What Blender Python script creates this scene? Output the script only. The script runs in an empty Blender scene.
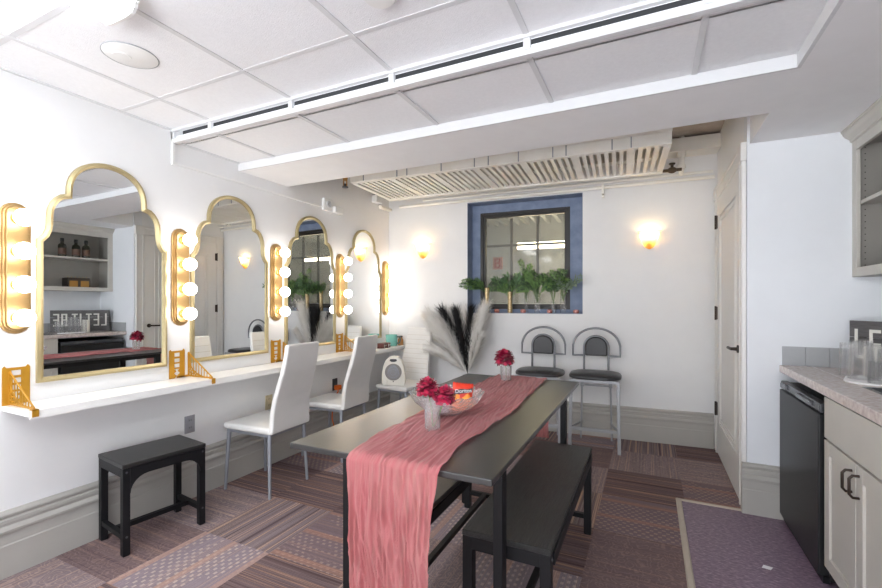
import bpy, math, random
from mathutils import Vector, Matrix, noise
R = math.radians
PI = math.pi
random.seed(7)
SC = bpy.context.scene
COL = SC.collection

# ------------------------------------------------------------------ helpers
class MB:
    """collects geometry for one mesh object"""
    def __init__(s): s.v = []; s.f = []; s.m = []; s.M = Matrix.Identity(4)
    def add(s, vs, fs, m=0):
        o = len(s.v)
        s.v += [tuple(s.M @ Vector(p)) for p in vs]
        s.f += [tuple(i + o for i in f) for f in fs]
        s.m += [m] * len(fs)
        return s
    def box(s, x0, x1, y0, y1, z0, z1, m=0):
        vs = [(x, y, z) for z in (z0, z1) for y in (y0, y1) for x in (x0, x1)]
        return s.add(vs, [(0, 2, 3, 1), (4, 5, 7, 6), (0, 1, 5, 4), (2, 6, 7, 3), (0, 4, 6, 2), (1, 3, 7, 5)], m)
    def bar(s, p0, p1, w, t, m=0, up=(0, 0, 1)):
        """rectangular bar from p0 to p1; t measured along 'up', w across"""
        a, b = Vector(p0), Vector(p1); d = (b - a).normalized(); u = Vector(up)
        if abs(d.dot(u)) > .95: u = Vector((0, 1, 0)) if abs(d.y) < .9 else Vector((1, 0, 0))
        x = d.cross(u).normalized(); y = x.cross(d).normalized()
        vs = []
        for p in (a, b):
            for sx, sy in ((-1, -1), (1, -1), (1, 1), (-1, 1)): vs.append(p + x * (sx * w / 2) + y * (sy * t / 2))
        return s.add(vs, [(3, 2, 1, 0), (4, 5, 6, 7), (0, 1, 5, 4), (1, 2, 6, 5), (2, 3, 7, 6), (3, 0, 4, 7)], m)
    def path(s, pts, r, seg=10, closed=False, m=0, sq=None, up=None):
        """tube (or flat section sq=(w,t)) swept along points; r a number or list"""
        P = [Vector(p) for p in pts]; n = len(P); rings = []
        N = None
        for i in range(n):
            if closed: d = P[(i + 1) % n] - P[i - 1]
            else: d = P[min(i + 1, n - 1)] - P[max(i - 1, 0)]
            d.normalize()
            if up is not None: N = Vector(up)
            elif N is None: N = Vector((0, 0, 1)) if abs(d.z) < .9 else Vector((1, 0, 0))
            N = (N - d * N.dot(d)).normalized(); B = d.cross(N)
            rr = r[i] if isinstance(r, (list, tuple)) else r
            if sq: rings.append([P[i] + B * (a * sq[0] / 2) + N * (b * sq[1] / 2) for a, b in ((-1, -1), (1, -1), (1, 1), (-1, 1))])
            else: rings.append([P[i] + (N * math.cos(2 * PI * k / seg) + B * math.sin(2 * PI * k / seg)) * rr for k in range(seg)])
        k = len(rings[0]); vs = [p for q in rings for p in q]; fs = []
        for i in range(n if closed else n - 1):
            a = i * k; b = ((i + 1) % n) * k
            for j in range(k): fs.append((a + j, a + (j + 1) % k, b + (j + 1) % k, b + j))
        if not closed:
            fs.append(tuple(reversed(range(k)))); fs.append(tuple(range((n - 1) * k, n * k)))
        return s.add(vs, fs, m)
    def tube(s, p0, p1, r0, r1=None, seg=12, m=0):
        return s.path([p0, p1], [r0, r0 if r1 is None else r1], seg, m=m)
    def lathe(s, prof, c=(0, 0, 0), seg=24, m=0, ax='z', sc=(1, 1)):
        """prof: (r, h) pairs; revolve about an axis through c"""
        vs = []; fs = []; c = Vector(c); n = len(prof)
        for r, h in prof:
            for k in range(seg):
                a = 2 * PI * k / seg; p, q = r * math.cos(a) * sc[0], r * math.sin(a) * sc[1]
                vs.append(c + Vector({'z': (p, q, h), 'x': (h, p, q), 'y': (q, h, p)}[ax]))
        for i in range(n - 1):
            for k in range(seg):
                fs.append((i * seg + k, i * seg + (k + 1) % seg, (i + 1) * seg + (k + 1) % seg, (i + 1) * seg + k))
        if prof[0][0] > 1e-6: fs.append(tuple(reversed(range(seg))))
        if prof[-1][0] > 1e-6: fs.append(tuple(range((n - 1) * seg, n * seg)))
        return s.add(vs, fs, m)
    def sphere(s, c, r, seg=16, rings=10, m=0, sc=(1, 1, 1)):
        vs = []; fs = []
        for i in range(rings + 1):
            t = PI * i / rings
            for k in range(seg):
                a = 2 * PI * k / seg
                vs.append((c[0] + r * sc[0] * math.sin(t) * math.cos(a), c[1] + r * sc[1] * math.sin(t) * math.sin(a), c[2] - r * sc[2] * math.cos(t)))
        for i in range(rings):
            for k in range(seg): fs.append((i * seg + k, i * seg + (k + 1) % seg, (i + 1) * seg + (k + 1) % seg, (i + 1) * seg + k))
        return s.add(vs, fs, m)
    def prism(s, poly, fn, d0, d1, m=0):
        """extrude a 2-D polygon; fn(a, b, d) -> point"""
        n = len(poly); vs = [fn(a, b, d0) for a, b in poly] + [fn(a, b, d1) for a, b in poly]
        fs = [tuple(reversed(range(n))), tuple(range(n, 2 * n))]
        fs += [(i, (i + 1) % n, n + (i + 1) % n, n + i) for i in range(n)]
        return s.add(vs, fs, m)
    def build(s, name, mats, parent=None, smooth=None, bevel=None, subsurf=0, seg=2, weld=False):
        me = bpy.data.meshes.new(name); me.from_pydata(s.v, [], s.f)
        for m in (mats if isinstance(mats, (list, tuple)) else [mats]): me.materials.append(m)
        me.polygons.foreach_set('material_index', s.m)
        import bmesh
        bm = bmesh.new(); bm.from_mesh(me)
        if weld: bmesh.ops.remove_doubles(bm, verts=bm.verts, dist=1e-6)
        bmesh.ops.recalc_face_normals(bm, faces=bm.faces)
        bm.to_mesh(me); bm.free()
        if smooth is not None:
            me.polygons.foreach_set('use_smooth', [True] * len(me.polygons))
            me.set_sharp_from_angle(angle=R(smooth))
        me.update()
        o = bpy.data.objects.new(name, me); COL.objects.link(o)
        if parent: o.parent = parent
        if bevel:
            b = o.modifiers.new('bevel', 'BEVEL'); b.width = bevel; b.segments = seg; b.limit_method = 'ANGLE'; b.angle_limit = R(40)
        if subsurf:
            q = o.modifiers.new('sub', 'SUBSURF'); q.levels = q.render_levels = subsurf
        return o

def tag(o, label, cat, group=None, kind=None):
    o['label'] = label; o['category'] = cat
    if group: o['group'] = group
    if kind: o['kind'] = kind
    return o
def thing(name, label, cat, loc=(0, 0, 0), rz=0, group=None, kind=None):
    o = bpy.data.objects.new(name, None); COL.objects.link(o); o.empty_display_size = .1
    o.location = loc; o.rotation_euler = (0, 0, rz)
    return tag(o, label, cat, group, kind)
def dup(src, loc, rz, label, group=None):
    r = src.copy(); COL.objects.link(r); r.location = loc; r.rotation_euler = (0, 0, rz); r['label'] = label
    if group: r['group'] = group
    def rec(a, b):
        for ch in list(a.children):
            c = ch.copy(); COL.objects.link(c); c.parent = b; rec(ch, c)
    rec(src, r)
    return r

# ------------------------------------------------------------------ materials
def lin(c):
    return tuple(((x / 255) / 12.92 if x / 255 <= .04045 else ((x / 255 + .055) / 1.055) ** 2.4) for x in c)
class NT:
    def __init__(s, name):
        s.mat = bpy.data.materials.new(name); s.mat.use_nodes = True; s.t = s.mat.node_tree
        s.t.nodes.clear(); s.out = s.t.nodes.new('ShaderNodeOutputMaterial')
    def n(s, typ, ins=None, **kw):
        nd = s.t.nodes.new('ShaderNode' + typ)
        for k, v in kw.items(): setattr(nd, k, v)
        for k, v in (ins or {}).items():
            sock = nd.inputs[k]
            if isinstance(v, bpy.types.NodeSocket): s.t.links.new(v, sock)
            else: sock.default_value = v
        return nd
    def math(s, op, a, b=0.0, c=0.0): return s.n('Math', {0: a, 1: b, 2: c}, operation=op).outputs[0]
    def mix(s, fac, a, b, bt='MIX'):
        nd = s.n('Mix', data_type='RGBA', blend_type=bt)
        for i, v in ((0, fac), (6, a), (7, b)):
            if isinstance(v, bpy.types.NodeSocket): s.t.links.new(v, nd.inputs[i])
            else: nd.inputs[i].default_value = (*v, 1) if isinstance(v, tuple) and len(v) == 3 else v
        return nd.outputs[2]
    def ramp(s, fac, stops, interp='LINEAR'):
        nd = s.n('ValToRGB', {0: fac}); cr = nd.color_ramp; cr.interpolation = interp
        while len(cr.elements) < len(stops): cr.elements.new(.5)
        for e, (p, c) in zip(cr.elements, stops): e.position = p; e.color = (*c, 1)
        return nd.outputs[0]
    def done(s, shader): s.t.links.new(shader, s.out.inputs[0]); return s.mat

def M(name, rgb, rough=.5, metal=0, var=.06, nscale=8, bump=0, bscale=60, spec=.5, stretch=None, rgb2=None, clear=0, sheen=0, croughness=.1):
    """principled material with procedural colour variation and bump"""
    t = NT(name)
    co = t.n('TexCoord').outputs['Object']
    if stretch: co = t.n('Mapping', {0: co, 3: stretch}).outputs[0]
    nz = t.n('TexNoise', {'Vector': co, 'Scale': nscale, 'Detail': 4.0, 'Roughness': .6}).outputs[0]
    c1 = lin(rgb); c2 = lin(rgb2) if rgb2 else tuple(x * (1 - var * 2) for x in c1)
    colr = t.ramp(nz, [(.35, c1), (.7, c2)])
    ins = {'Base Color': colr, 'Roughness': rough, 'Metallic': metal, 'Specular IOR Level': spec, 'Coat Weight': clear, 'Coat Roughness': croughness, 'Sheen Weight': sheen}
    if bump:
        bz = t.n('TexNoise', {'Vector': co, 'Scale': bscale, 'Detail': 3.0}).outputs[0]
        ins['Normal'] = t.n('Bump', {'Strength': bump, 'Distance': .004, 'Height': bz}).outputs[0]
    return t.done(t.n('BsdfPrincipled', ins).outputs[0])
def glow(name, rgb, strength):
    t = NT(name)
    nz = t.n('TexNoise', {'Vector': t.n('TexCoord').outputs['Object'], 'Scale': 3.0}).outputs[0]
    c = t.ramp(nz, [(.3, lin(rgb)), (.8, tuple(x * .97 for x in lin(rgb)))])
    return t.done(t.n('Emission', {0: c, 1: strength}).outputs[0])
def glass(name, rgb=(255, 255, 255), rough=.02, bump=0, bscale=40, ior=1.45):
    t = NT(name); ins = {'Base Color': (*lin(rgb), 1), 'Roughness': rough, 'Transmission Weight': 1.0, 'IOR': ior}
    if bump:
        co = t.n('TexCoord').outputs['Object']
        v = t.n('TexVoronoi', {'Vector': co, 'Scale': bscale}).outputs[0]
        ins['Normal'] = t.n('Bump', {'Strength': bump, 'Distance': .004, 'Height': v}).outputs[0]
    return t.done(t.n('BsdfPrincipled', ins).outputs[0])

m_wall = M('white wall paint', (232, 232, 232), .6, var=.01, bump=.05, bscale=90)
m_wallday = M('white wall paint with daylight tint', (226, 229, 233), .6, var=.01, bump=.05, bscale=90)  # faint blue of the daylight is put into the wall colour
m_trim = M('grey painted trim', (176, 173, 167), .4, var=.015)
m_door = M('greige door paint', (226, 224, 220), .35, var=.008)
m_cab = M('greige cabinet paint', (196, 192, 184), .4, var=.02)
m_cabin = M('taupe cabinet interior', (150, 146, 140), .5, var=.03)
m_tile = M('ceiling tile', (243, 244, 246), .9, var=.02, nscale=60, bump=.5, bscale=220)
m_grid = M('white metal ceiling grid', (218, 219, 221), .4, var=.01)
m_soffit = M('white soffit plaster', (242, 242, 243), .8, var=.015, bump=.05)
m_plaster = M('old stained plaster', (196, 186, 174), .9, rgb2=(168, 152, 138), nscale=5, bump=.2)
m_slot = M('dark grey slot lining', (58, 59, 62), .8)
m_gold = M('brushed gold metal', (190, 158, 108), .4, .8, var=.05)
m_champ = M('champagne gold frame', (186, 171, 130), .38, .6, var=.04)
m_bracket = M('mustard gold enamel', (204, 150, 46), .4, .35, var=.05)
m_bulb = glow('frosted bulb glow', (255, 245, 234), 5.2)
m_socket = M('brass lamp socket', (200, 150, 80), .35, .8)
m_shelf = M('white laminate shelf', (240, 239, 236), .3, var=.01)
m_leather = M('white leatherette', (226, 225, 222), .42, var=.02, bump=.15, bscale=120)
m_chrome = M('satin grey steel', (158, 162, 170), .38, .45, var=.03)
m_grey = M('silver grey painted steel', (172, 174, 178), .4, .3, var=.03)
m_black = M('black powder coated steel', (20, 20, 23), .5, .0, var=.1, spec=.3)
m_wood = M('black wood grain laminate', (44, 43, 43), .36, var=.25, nscale=6, stretch=(30, 1.2, 30), bump=.25, bscale=12, rgb2=(26, 25, 25))
m_top = M('black table laminate', (31, 30, 30), .36, var=.2, nscale=6, stretch=(30, 1.2, 30), bump=.12, bscale=12, rgb2=(28, 27, 27), spec=.6, clear=.5, croughness=.33)
m_wood2 = M('black stained open grain wood', (54, 53, 52), .40, var=.3, nscale=7, stretch=(44, .9, 44), bump=1.0, bscale=14, rgb2=(12, 12, 12))
m_blackleather = M('black leatherette', (44, 43, 46), .32, var=.1, bump=.1)
m_stone = M('speckled beige stone worktop', (220, 208, 202), .15, rgb2=(184, 168, 162), nscale=45, spec=.6)
m_bs = M('grey glazed tile', (170, 172, 174), .15, var=.04)
m_steel = M('brushed stainless', (150, 152, 154), .25, 1)
m_fridge = M('black fridge skin', (25, 26, 28), .4, var=.06)
m_bronze = M('dark bronze hardware', (58, 48, 42), .4, .6)
m_plastic = M('white plastic', (236, 236, 234), .35, var=.01)
m_cream = M('cream painted radiator metal', (243, 241, 236), .5, rgb2=(232, 228, 218), nscale=3)
m_brass = M('tarnished brass', (206, 156, 80), .4, .5, rgb2=(160, 112, 56))
m_blue = M('slate blue painted brick', (132, 146, 172), .6, rgb2=(112, 126, 152), nscale=10, bump=.6, bscale=22)
m_frame = M('dark brown window frame', (40, 37, 36), .45)
m_amber = None
m_paper = M('white paper', (240, 238, 240), .7)
m_strip = M('pale aluminium carpet strip', (196, 184, 168), .45, .1, var=.05)
m_darkgrey = M('dark grey', (70, 70, 74), .5)
m_outlet = M('grey outlet cover', (150, 150, 156), .45)
m_beige = M('beige outlet cover', (206, 192, 160), .45)
m_glass = glass('clear glass')
def crystal(name, fac, bump, bscale, thru=.3):
    t = NT(name); co = t.n('TexCoord').outputs['Object']
    v = t.n('TexVoronoi', {'Vector': co, 'Scale': bscale}).outputs[0]
    nb = t.n('Bump', {'Strength': bump, 'Distance': .003, 'Height': v}).outputs[0]
    g = t.n('BsdfPrincipled', {'Base Color': (1, 1, 1, 1), 'Roughness': .03, 'Transmission Weight': 1.0, 'IOR': 1.3, 'Normal': nb})
    d = t.n('BsdfDiffuse', {0: (.9, .9, .92, 1), 'Normal': nb}); tl = t.n('BsdfTranslucent', {0: (.9, .9, .92, 1)}); tp = t.n('BsdfTransparent')
    w = t.n('MixShader', {0: .5, 1: d.outputs[0], 2: tl.outputs[0]}); q = t.n('MixShader', {0: thru, 1: g.outputs[0], 2: tp.outputs[0]})
    return t.done(t.n('MixShader', {0: fac, 1: q.outputs[0], 2: w.outputs[0]}).outputs[0])
m_cut = crystal('cut crystal glass', .13, 1.0, 70)
m_tumb = crystal('clear drinking glass', .05, .0, 20, .75)
m_mirror = M('silvered mirror', (238, 240, 240), .0, 1, var=.0)
m_vinylmat = None

def sconce_mat():
    t = NT('amber frosted sconce glass')
    g = t.n('TexCoord').outputs['Generated']
    z = t.n('SeparateXYZ', {0: g}).outputs[2]
    c = t.ramp(z, [(0.0, lin((240, 188, 108))), (.4, lin((248, 212, 146))), (1, lin((252, 230, 184)))])
    d = t.n('BsdfPrincipled', {'Base Color': c, 'Roughness': .3, 'Transmission Weight': 0.0})
    tr = t.n('BsdfTranslucent', {0: c})
    return t.done(t.n('MixShader', {0: .75, 1: d.outputs[0], 2: tr.outputs[0]}).outputs[0])
m_amber = sconce_mat()
m_sbulb = glow('warm lamp glow', (255, 222, 165), 22)
m_tube = glow('fluorescent diffuser glow', (246, 250, 255), 7.8)
m_tube2 = glow('warm tube glow', (255, 230, 190), 11)

def vinyl():
    t = NT('purple marbled vinyl')
    co = t.n('TexCoord').outputs['Object']
    mp = t.n('Mapping', {0: co, 2: (0, 0, R(35)), 3: (26, 60, 10)}).outputs[0]
    a = t.n('TexNoise', {'Vector': mp, 'Scale': 1.6, 'Detail': 5.0, 'Roughness': .65}).outputs[0]
    c = t.ramp(a, [(.3, lin((98, 80, 100))), (.5, lin((124, 104, 122))), (.62, lin((148, 126, 142))), (.78, lin((196, 178, 186)))])
    return t.done(t.n('BsdfPrincipled', {'Base Color': c, 'Roughness': .42}).outputs[0])
def carpet():
    t = NT('patchwork carpet tiles')
    co = t.n('TexCoord').outputs['Object']
    S = .5
    sx = t.n('SeparateXYZ', {0: co})
    X, Y = sx.outputs[0], sx.outputs[1]
    cx = t.math('FLOOR', t.math('DIVIDE', t.math('ADD', X, .29), S)); cy = t.math('FLOOR', t.math('DIVIDE', t.math('ADD', Y, .34), S))
    cell = t.n('CombineXYZ', {0: cx, 1: cy}).outputs[0]
    wn = t.n('TexWhiteNoise', {'Vector': cell}, noise_dimensions='3D')
    w2 = t.n('TexWhiteNoise', {'Vector': t.n('VectorMath', {0: cell, 1: (17.3, 5.1, 9.2)}, operation='ADD').outputs[0]}, noise_dimensions='3D')
    r1, r2 = wn.outputs[0], w2.outputs[0]
    flip = t.math('GREATER_THAN', r1, .5)
    U = t.math('ADD', t.math('MULTIPLY', X, t.math('SUBTRACT', 1.0, flip)), t.math('MULTIPLY', Y, flip))
    V = t.math('ADD', t.math('MULTIPLY', Y, t.math('SUBTRACT', 1.0, flip)), t.math('MULTIPLY', X, flip))
    off = t.math('MULTIPLY', r2, 37.0)
    fib = t.n('TexNoise', {'Vector': t.n('CombineXYZ', {0: t.math('MULTIPLY', U, 260.0), 1: t.math('MULTIPLY', V, 90.0), 2: off}).outputs[0], 'Scale': 1.0, 'Detail': 2.0}).outputs[0]
    # stripes across U
    st = t.n('TexNoise', {'Vector': t.n('CombineXYZ', {0: t.math('MULTIPLY', U, 62.0), 1: t.math('MULTIPLY', V, .25), 2: off}).outputs[0], 'Scale': 1.0, 'Detail': 3.0, 'Roughness': .7}).outputs[0]
    stripes = t.ramp(st, [(.30, lin((76, 64, 67))), (.42, lin((112, 96, 94))), (.48, lin((134, 120, 120))), (.54, lin((90, 78, 80))), (.61, lin((182, 152, 132))), (.68, lin((88, 72, 74)))])
    # dashes: rows of light marks on grey lilac
    du = t.math('FRACT', t.math('MULTIPLY', U, 36.0)); row = t.math('FLOOR', t.math('MULTIPLY', U, 36.0))
    dv = t.math('FRACT', t.math('ADD', t.math('MULTIPLY', V, 24.0), t.math('MULTIPLY', row, .5)))
    dm = t.math('MULTIPLY', t.math('GREATER_THAN', du, .5), t.math('GREATER_THAN', dv, .55))
    gate = t.math('GREATER_THAN', t.n('TexNoise', {'Vector': t.n('CombineXYZ', {0: t.math('MULTIPLY', U, 9.0), 1: t.math('MULTIPLY', V, 2.0), 2: off}).outputs[0], 'Scale': 1.0}).outputs[0], .46)
    base = t.mix(st, lin((160, 146, 150)), lin((112, 102, 110)))
    dashes = t.mix(t.math('MULTIPLY', dm, t.math('MULTIPLY', gate, .85)), base, lin((196, 178, 164)))
    pe = t.math('GREATER_THAN', t.math('SINE', t.math('MULTIPLY', U, 27.0)), .86)
    dashes = t.mix(t.math('MULTIPLY', pe, .6), dashes, lin((190, 146, 122)))
    # scrolls: wandering contour curls
    vo = t.n('TexNoise', {'Vector': t.n('CombineXYZ', {0: t.math('MULTIPLY', U, 13.0), 1: t.math('MULTIPLY', V, 13.0), 2: off}).outputs[0], 'Scale': 1.0, 'Detail': 1.0}).outputs[0]
    ring = t.math('GREATER_THAN', t.math('SINE', t.math('MULTIPLY', vo, 62.0)), .6)
    bro = t.mix(st, lin((112, 100, 104)), lin((146, 128, 124)))
    scr = t.mix(t.math('MULTIPLY', ring, .5), bro, lin((182, 158, 146)))
    s1 = t.math('GREATER_THAN', r2, .42); s2 = t.math('GREATER_THAN', r2, .72)
    c = t.mix(s1, stripes, dashes); c = t.mix(s2, c, scr)
    c = t.mix(.42, c, stripes)
    # darker brown family for some tiles
    drk = t.math('GREATER_THAN', wn.outputs[0], .6)
    c = t.mix(t.math('MULTIPLY', drk, .7), c, lin((208, 192, 188)), 'MULTIPLY')
    c = t.mix(1.0, c, (1.42, 1.44, 1.50), 'MULTIPLY')
    c = t.mix(t.math('MULTIPLY', fib, .38), c, lin((34, 29, 32)))
    b = t.n('Bump', {'Strength': .5, 'Distance': .004, 'Height': fib}).outputs[0]
    return t.done(t.n('BsdfPrincipled', {'Base Color': c, 'Roughness': .95, 'Specular IOR Level': .1, 'Normal': b}).outputs[0])
def runner_mat():
    t = NT('dusty rose gauze')
    co = t.n('TexCoord').outputs['Object']
    a = t.n('TexNoise', {'Vector': t.n('Mapping', {0: co, 3: (150, 4, 4)}).outputs[0], 'Scale': 1.0, 'Detail': 4.0}).outputs[0]
    c = t.ramp(a, [(.3, lin((186, 102, 106))), (.55, lin((204, 125, 125))), (.75, lin((224, 154, 150)))])  # highlights and shade of the fine folds painted in as colour stripes
    d = t.n('BsdfPrincipled', {'Base Color': c, 'Roughness': .85, 'Sheen Weight': .2})
    tl = t.n('BsdfTranslucent', {0: c}); tp = t.n('BsdfTransparent')
    s = t.n('MixShader', {0: .25, 1: d.outputs[0], 2: tl.outputs[0]})
    fac = t.n('MapRange', {0: a, 1: .35, 2: .7, 3: .08, 4: .34}).outputs[0]
    return t.done(t.n('MixShader', {0: fac, 1: s.outputs[0], 2: tp.outputs[0]}).outputs[0])
m_vinyl = vinyl(); m_carpet = carpet(); m_runner = runner_mat()

# ------------------------------------------------------------------ room constants
LW = -2.785; XR = .55; NY = 3.275; XB = 1.37; YR = -3.0
ZU, ZL, ZS, ZT = 2.424, 2.355, 2.297, 2.78
FB = .058
def far(u, d, z):       # point by the far wall: u along it, d out from it into the room
    return (u * math.cos(FB) + d * math.sin(FB), 4.55 + u * math.sin(FB) - d * math.cos(FB), z)
FARM = Matrix.Translation((0, 4.55, 0)) @ Matrix.Rotation(FB, 4, 'Z')     # local x along, local -y into the room

def struct(name, mb, mats, **kw):
    o = mb.build(name, mats, **kw); o['kind'] = 'structure'; return o

# floor
struct('floor', MB().box(LW - .1, .175, YR, 4.75, -.05, 0).box(.175, XR + .1, 3.285, 4.75, -.05, 0), m_carpet)
struct('floor_vinyl', MB().box(.175, XB + .05, YR, 3.285, -.05, 0), m_vinyl)
s = MB(); s.prism([(-.017, 0), (-.011, .006), (.011, .006), (.017, 0)], lambda a, b, d: (.175 + a, d, b), YR, 3.30)
s.prism([(-.014, 0), (-.009, .006), (.009, .006), (.014, 0)], lambda a, b, d: (d, 3.288 + a, b), .16, XR - .004)
struct('trim_1', s, m_strip)

# walls
struct('wall_left', MB().box(LW - .1, LW, YR, 4.75, 0, ZT), m_wall)
WX0, WX1, WZ0, WZ1 = -1.81, -.60, 1.193, 2.402
w = MB(); w.M = FARM
w.box(-2.95, WX0, 0, .17, 0, ZT).box(WX1, .75, 0, .17, 0, ZT).box(WX0, WX1, 0, .17, 0, WZ0).box(WX0, WX1, 0, .17, WZ1, ZT)
struct('wall_far', w, m_wall)
struct('wall_right', MB().box(XR, XR + .12, NY + .1, 4.85, 0, ZT), m_wall)
w = MB().box(XR, XB + .1, NY, NY + .1, 0, ZT)
struct('wall_nook', w, m_wallday)
struct('wall_back', MB().box(XB, XB + .1, YR, NY, 0, ZS), m_wallday)

# ceiling
c = thing('ceiling', 'white tiled suspended ceiling with a stepped slot and plaster soffit', 'ceiling', kind='structure')
XT = .575
MB().box(LW, XT, YR, 1.80, ZU, ZU + .03).box(LW, XT, 1.80, 2.305, ZL, ZL + .03).build('tile_panel', m_tile, c)
g = MB()
SX = (-2.42, -1.765, -1.12, -.46, .185)
for x in SX:
    g.box(x - .012, x + .012, YR, 1.795, ZU - .004, ZU + .001); g.box(x - .012, x + .012, 1.815, 2.30, ZL - .007, ZL + .001)
for y in (-2.40, -1.745, -1.09, -.435, .22, .865, 1.48): g.box(LW, XT, y - .012, y + .012, ZU - .0022, ZU + .001)
g.box(LW, LW + .02, YR, 1.795, ZU - .006, ZU + .001); g.box(LW, LW + .02, 1.815, 2.30, ZL - .006, ZL + .001)
g.build('grid', m_grid, c)
g = MB()
g.box(LW, XT, 1.775, 1.797, 2.408, ZU).box(LW, XT, 1.785, 1.815, 2.340, 2.366)
for x in (LW + .012,) + SX: g.box(x - .014, x + .014, 1.782, 1.80, 2.36, 2.412)
g.build('slot_rail', m_grid, c)
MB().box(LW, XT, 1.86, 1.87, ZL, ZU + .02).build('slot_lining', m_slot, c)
# soffit band, its lip, nook ceiling
MB().box(LW, XT, 2.305, 2.785, ZS, ZT).build('soffit', m_soffit, c)
MB().box(LW, XT - .012, 2.291, 2.304, ZS - .001, ZL - .002).box(XT - .016, XT - .001, YR, 2.304, ZS - .001, ZU).build('lip', m_grid, c)
MB().box(XT, XB + .1, YR, 2.785, ZS, ZT).box(XT - .01, XB + .1, 2.785, NY, ZS, ZT).build('nook_ceiling', m_soffit, c)
MB().box(LW, XR + .1, 2.785, 4.85, ZT, ZT + .05).build('upper_plaster', m_plaster, c)
b = MB(); b.M = FARM; b.box(-2.9, .545, -.2, 0, 2.64, 2.76)
struct('beam', b, m_cream, bevel=.006)

# baseboards: moulded profile (offset from wall, height)
BP = [(0, 0), (.028, 0), (.028, .150), (.024, .156), (.024, .205), (.026, .210), (.034, .213), (.036, .225), (.030, .236), (.022, .243), (.022, .252), (.028, .256),
      (.028, .272), (.020, .278), (.020, .284), (.027, .288), (.029, .298), (.024, .307), (.010, .312), (0, .312)]
s = MB(); s.prism(BP, lambda a, b, d: (LW + a, d, b), YR, 4.39); struct('baseboard_left', s, m_trim)
s = MB(); s.prism(BP, lambda a, b, d: far(d, a, b), -2.76, XR - .03); struct('baseboard_far', s, m_trim)
s = MB(); s.prism(BP, lambda a, b, d: (d, NY - a, b), XR - .030, .75)
struct('baseboard_nook', s, m_trim)

# door on the right wall
d = thing('door_1', 'tall greige panelled door with dark hinges and lever', 'door', (XR, 3.9, 0), kind='structure')
d.location = (0, 0, 0)
c = MB()
for y0, y1 in ((3.29, 3.385), (4.455, 4.545)):
    c.box(XR - .020, XR - .001, y0, y1, .0, 2.205); c.box(XR - .028, XR - .018, y0, y0 + .02, 0, 2.205); c.box(XR - .026, XR - .018, y1 - .016, y1, 0, 2.205)
c.box(XR - .022, XR - .001, 3.385, 4.455, 2.205, 2.30); c.box(XR - .030, XR - .001, 3.385, 4.455, 2.285, 2.31)
for y0, y1 in ((3.278, 3.397), (4.443, 4.555)): c.box(XR - .034, XR - .001, y0, y1, 2.20, 2.315)
c.build('casing', m_door, d, bevel=.004)
p = MB().box(XR - .010, XR - .001, 3.39, 4.45, .012, 2.20)
p.box(XR - .018, XR - .009, 3.39, 3.52, .012, 2.20).box(XR - .018, XR - .009, 4.33, 4.45, .012, 2.20)
p.box(XR - .018, XR - .009, 3.52, 4.33, .012, .27).box(XR - .018, XR - .009, 3.52, 4.33, 2.06, 2.20)
p.build('door_panel', m_door, d)
q = MB()
for o_, t_ in ((0, .022), (.055, .014)):
    y0, y1, z0, z1 = 3.52 + o_, 4.33 - o_, .27 + o_, 2.06 - o_
    for a in ((y0, y0 + t_, z0, z1), (y1 - t_, y1, z0, z1), (y0, y1, z0, z0 + t_), (y0, y1, z1 - t_, z1)): q.box(XR - .021, XR - .009, *a)
q.build('moulding', m_door, d, bevel=.004)
for z in (.388, 1.217, 2.005):
    MB().box(XR - .024, XR - .017, 4.425, 4.465, z - .055, z + .055).tube((XR - .030, 4.452, z - .06), (XR - .030, 4.452, z + .06), .008).build('hinge', m_bronze, d)
h = MB(); h.lathe([(.026, 0), (.026, -.008), (.012, -.010), (.010, -.045), (0, -.046)], (XR - .018, 3.45, 1.0), ax='x', seg=18)
h.path([(XR - .058, 3.45, 1.0), (XR - .062, 3.47, 1.0), (XR - .060, 3.57, .998)], .010, 8)
h.build('handle', m_bronze, d, smooth=40)

# window in the far wall
wn = thing('window_1', 'square window in a slate blue painted recess', 'window', kind='structure')
r = MB(); r.M = FARM
e = .004
r.box(WX0, WX0 + e, .0, .17, WZ0, WZ1).box(WX1 - e, WX1, .0, .17, WZ0, WZ1).box(WX0, WX1, .0, .17, WZ1 - e, WZ1).box(WX0, WX1, -.002, .17, WZ0, WZ0 + e)
FX0, FX1, FZ0, FZ1 = -1.712, -.737, 1.235, 2.31
r.box(WX0 - .05, FX0, .17, .24, WZ0 - .05, WZ1 + .05).box(FX1, WX1 + .05, .17, .24, WZ0 - .05, WZ1 + .05).box(FX0, FX1, .17, .24, WZ0 - .05, FZ0).box(FX0, FX1, .17, .24, FZ1, WZ1 + .05)
r.build('recess', m_blue, wn)
f = MB(); f.M = FARM
def ring(mb, x0, x1, z0, z1, t, ya, yb):
    mb.box(x0, x0 + t, ya, yb, z0, z1).box(x1 - t, x1, ya, yb, z0, z1).box(x0 + t, x1 - t, ya, yb, z0, z0 + t).box(x0 + t, x1 - t, ya, yb, z1 - t, z1)
ring(f, FX0, FX1, FZ0, FZ1, .032, .165, .23); ring(f, FX0 + .032, FX1 - .032, FZ0 + .032, FZ1 - .032, .026, .180, .23)
f.build('window_frame', m_frame, wn, bevel=.003)
f = MB(); f.M = FARM
GX0, GX1 = FX0 + .057, FX1 - .057
for k in (1, 2): f.box(GX0 + (GX1 - GX0) * k / 3 - .014, GX0 + (GX1 - GX0) * k / 3 + .014, .215, .235, FZ0 + .07, FZ1 - .07)
f.box(GX0, GX1, .217, .233, 1.93, 1.955)
f.build('muntin', M('grey steel muntin', (128, 128, 130), .5), wn)
t = NT('greyish window glass')
gl = t.n('BsdfPrincipled', {'Base Color': (*lin((150, 148, 142)), 1), 'Roughness': .04})
tp = t.n('BsdfTransparent', {0: (.8, .82, .8, 1)})
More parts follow.
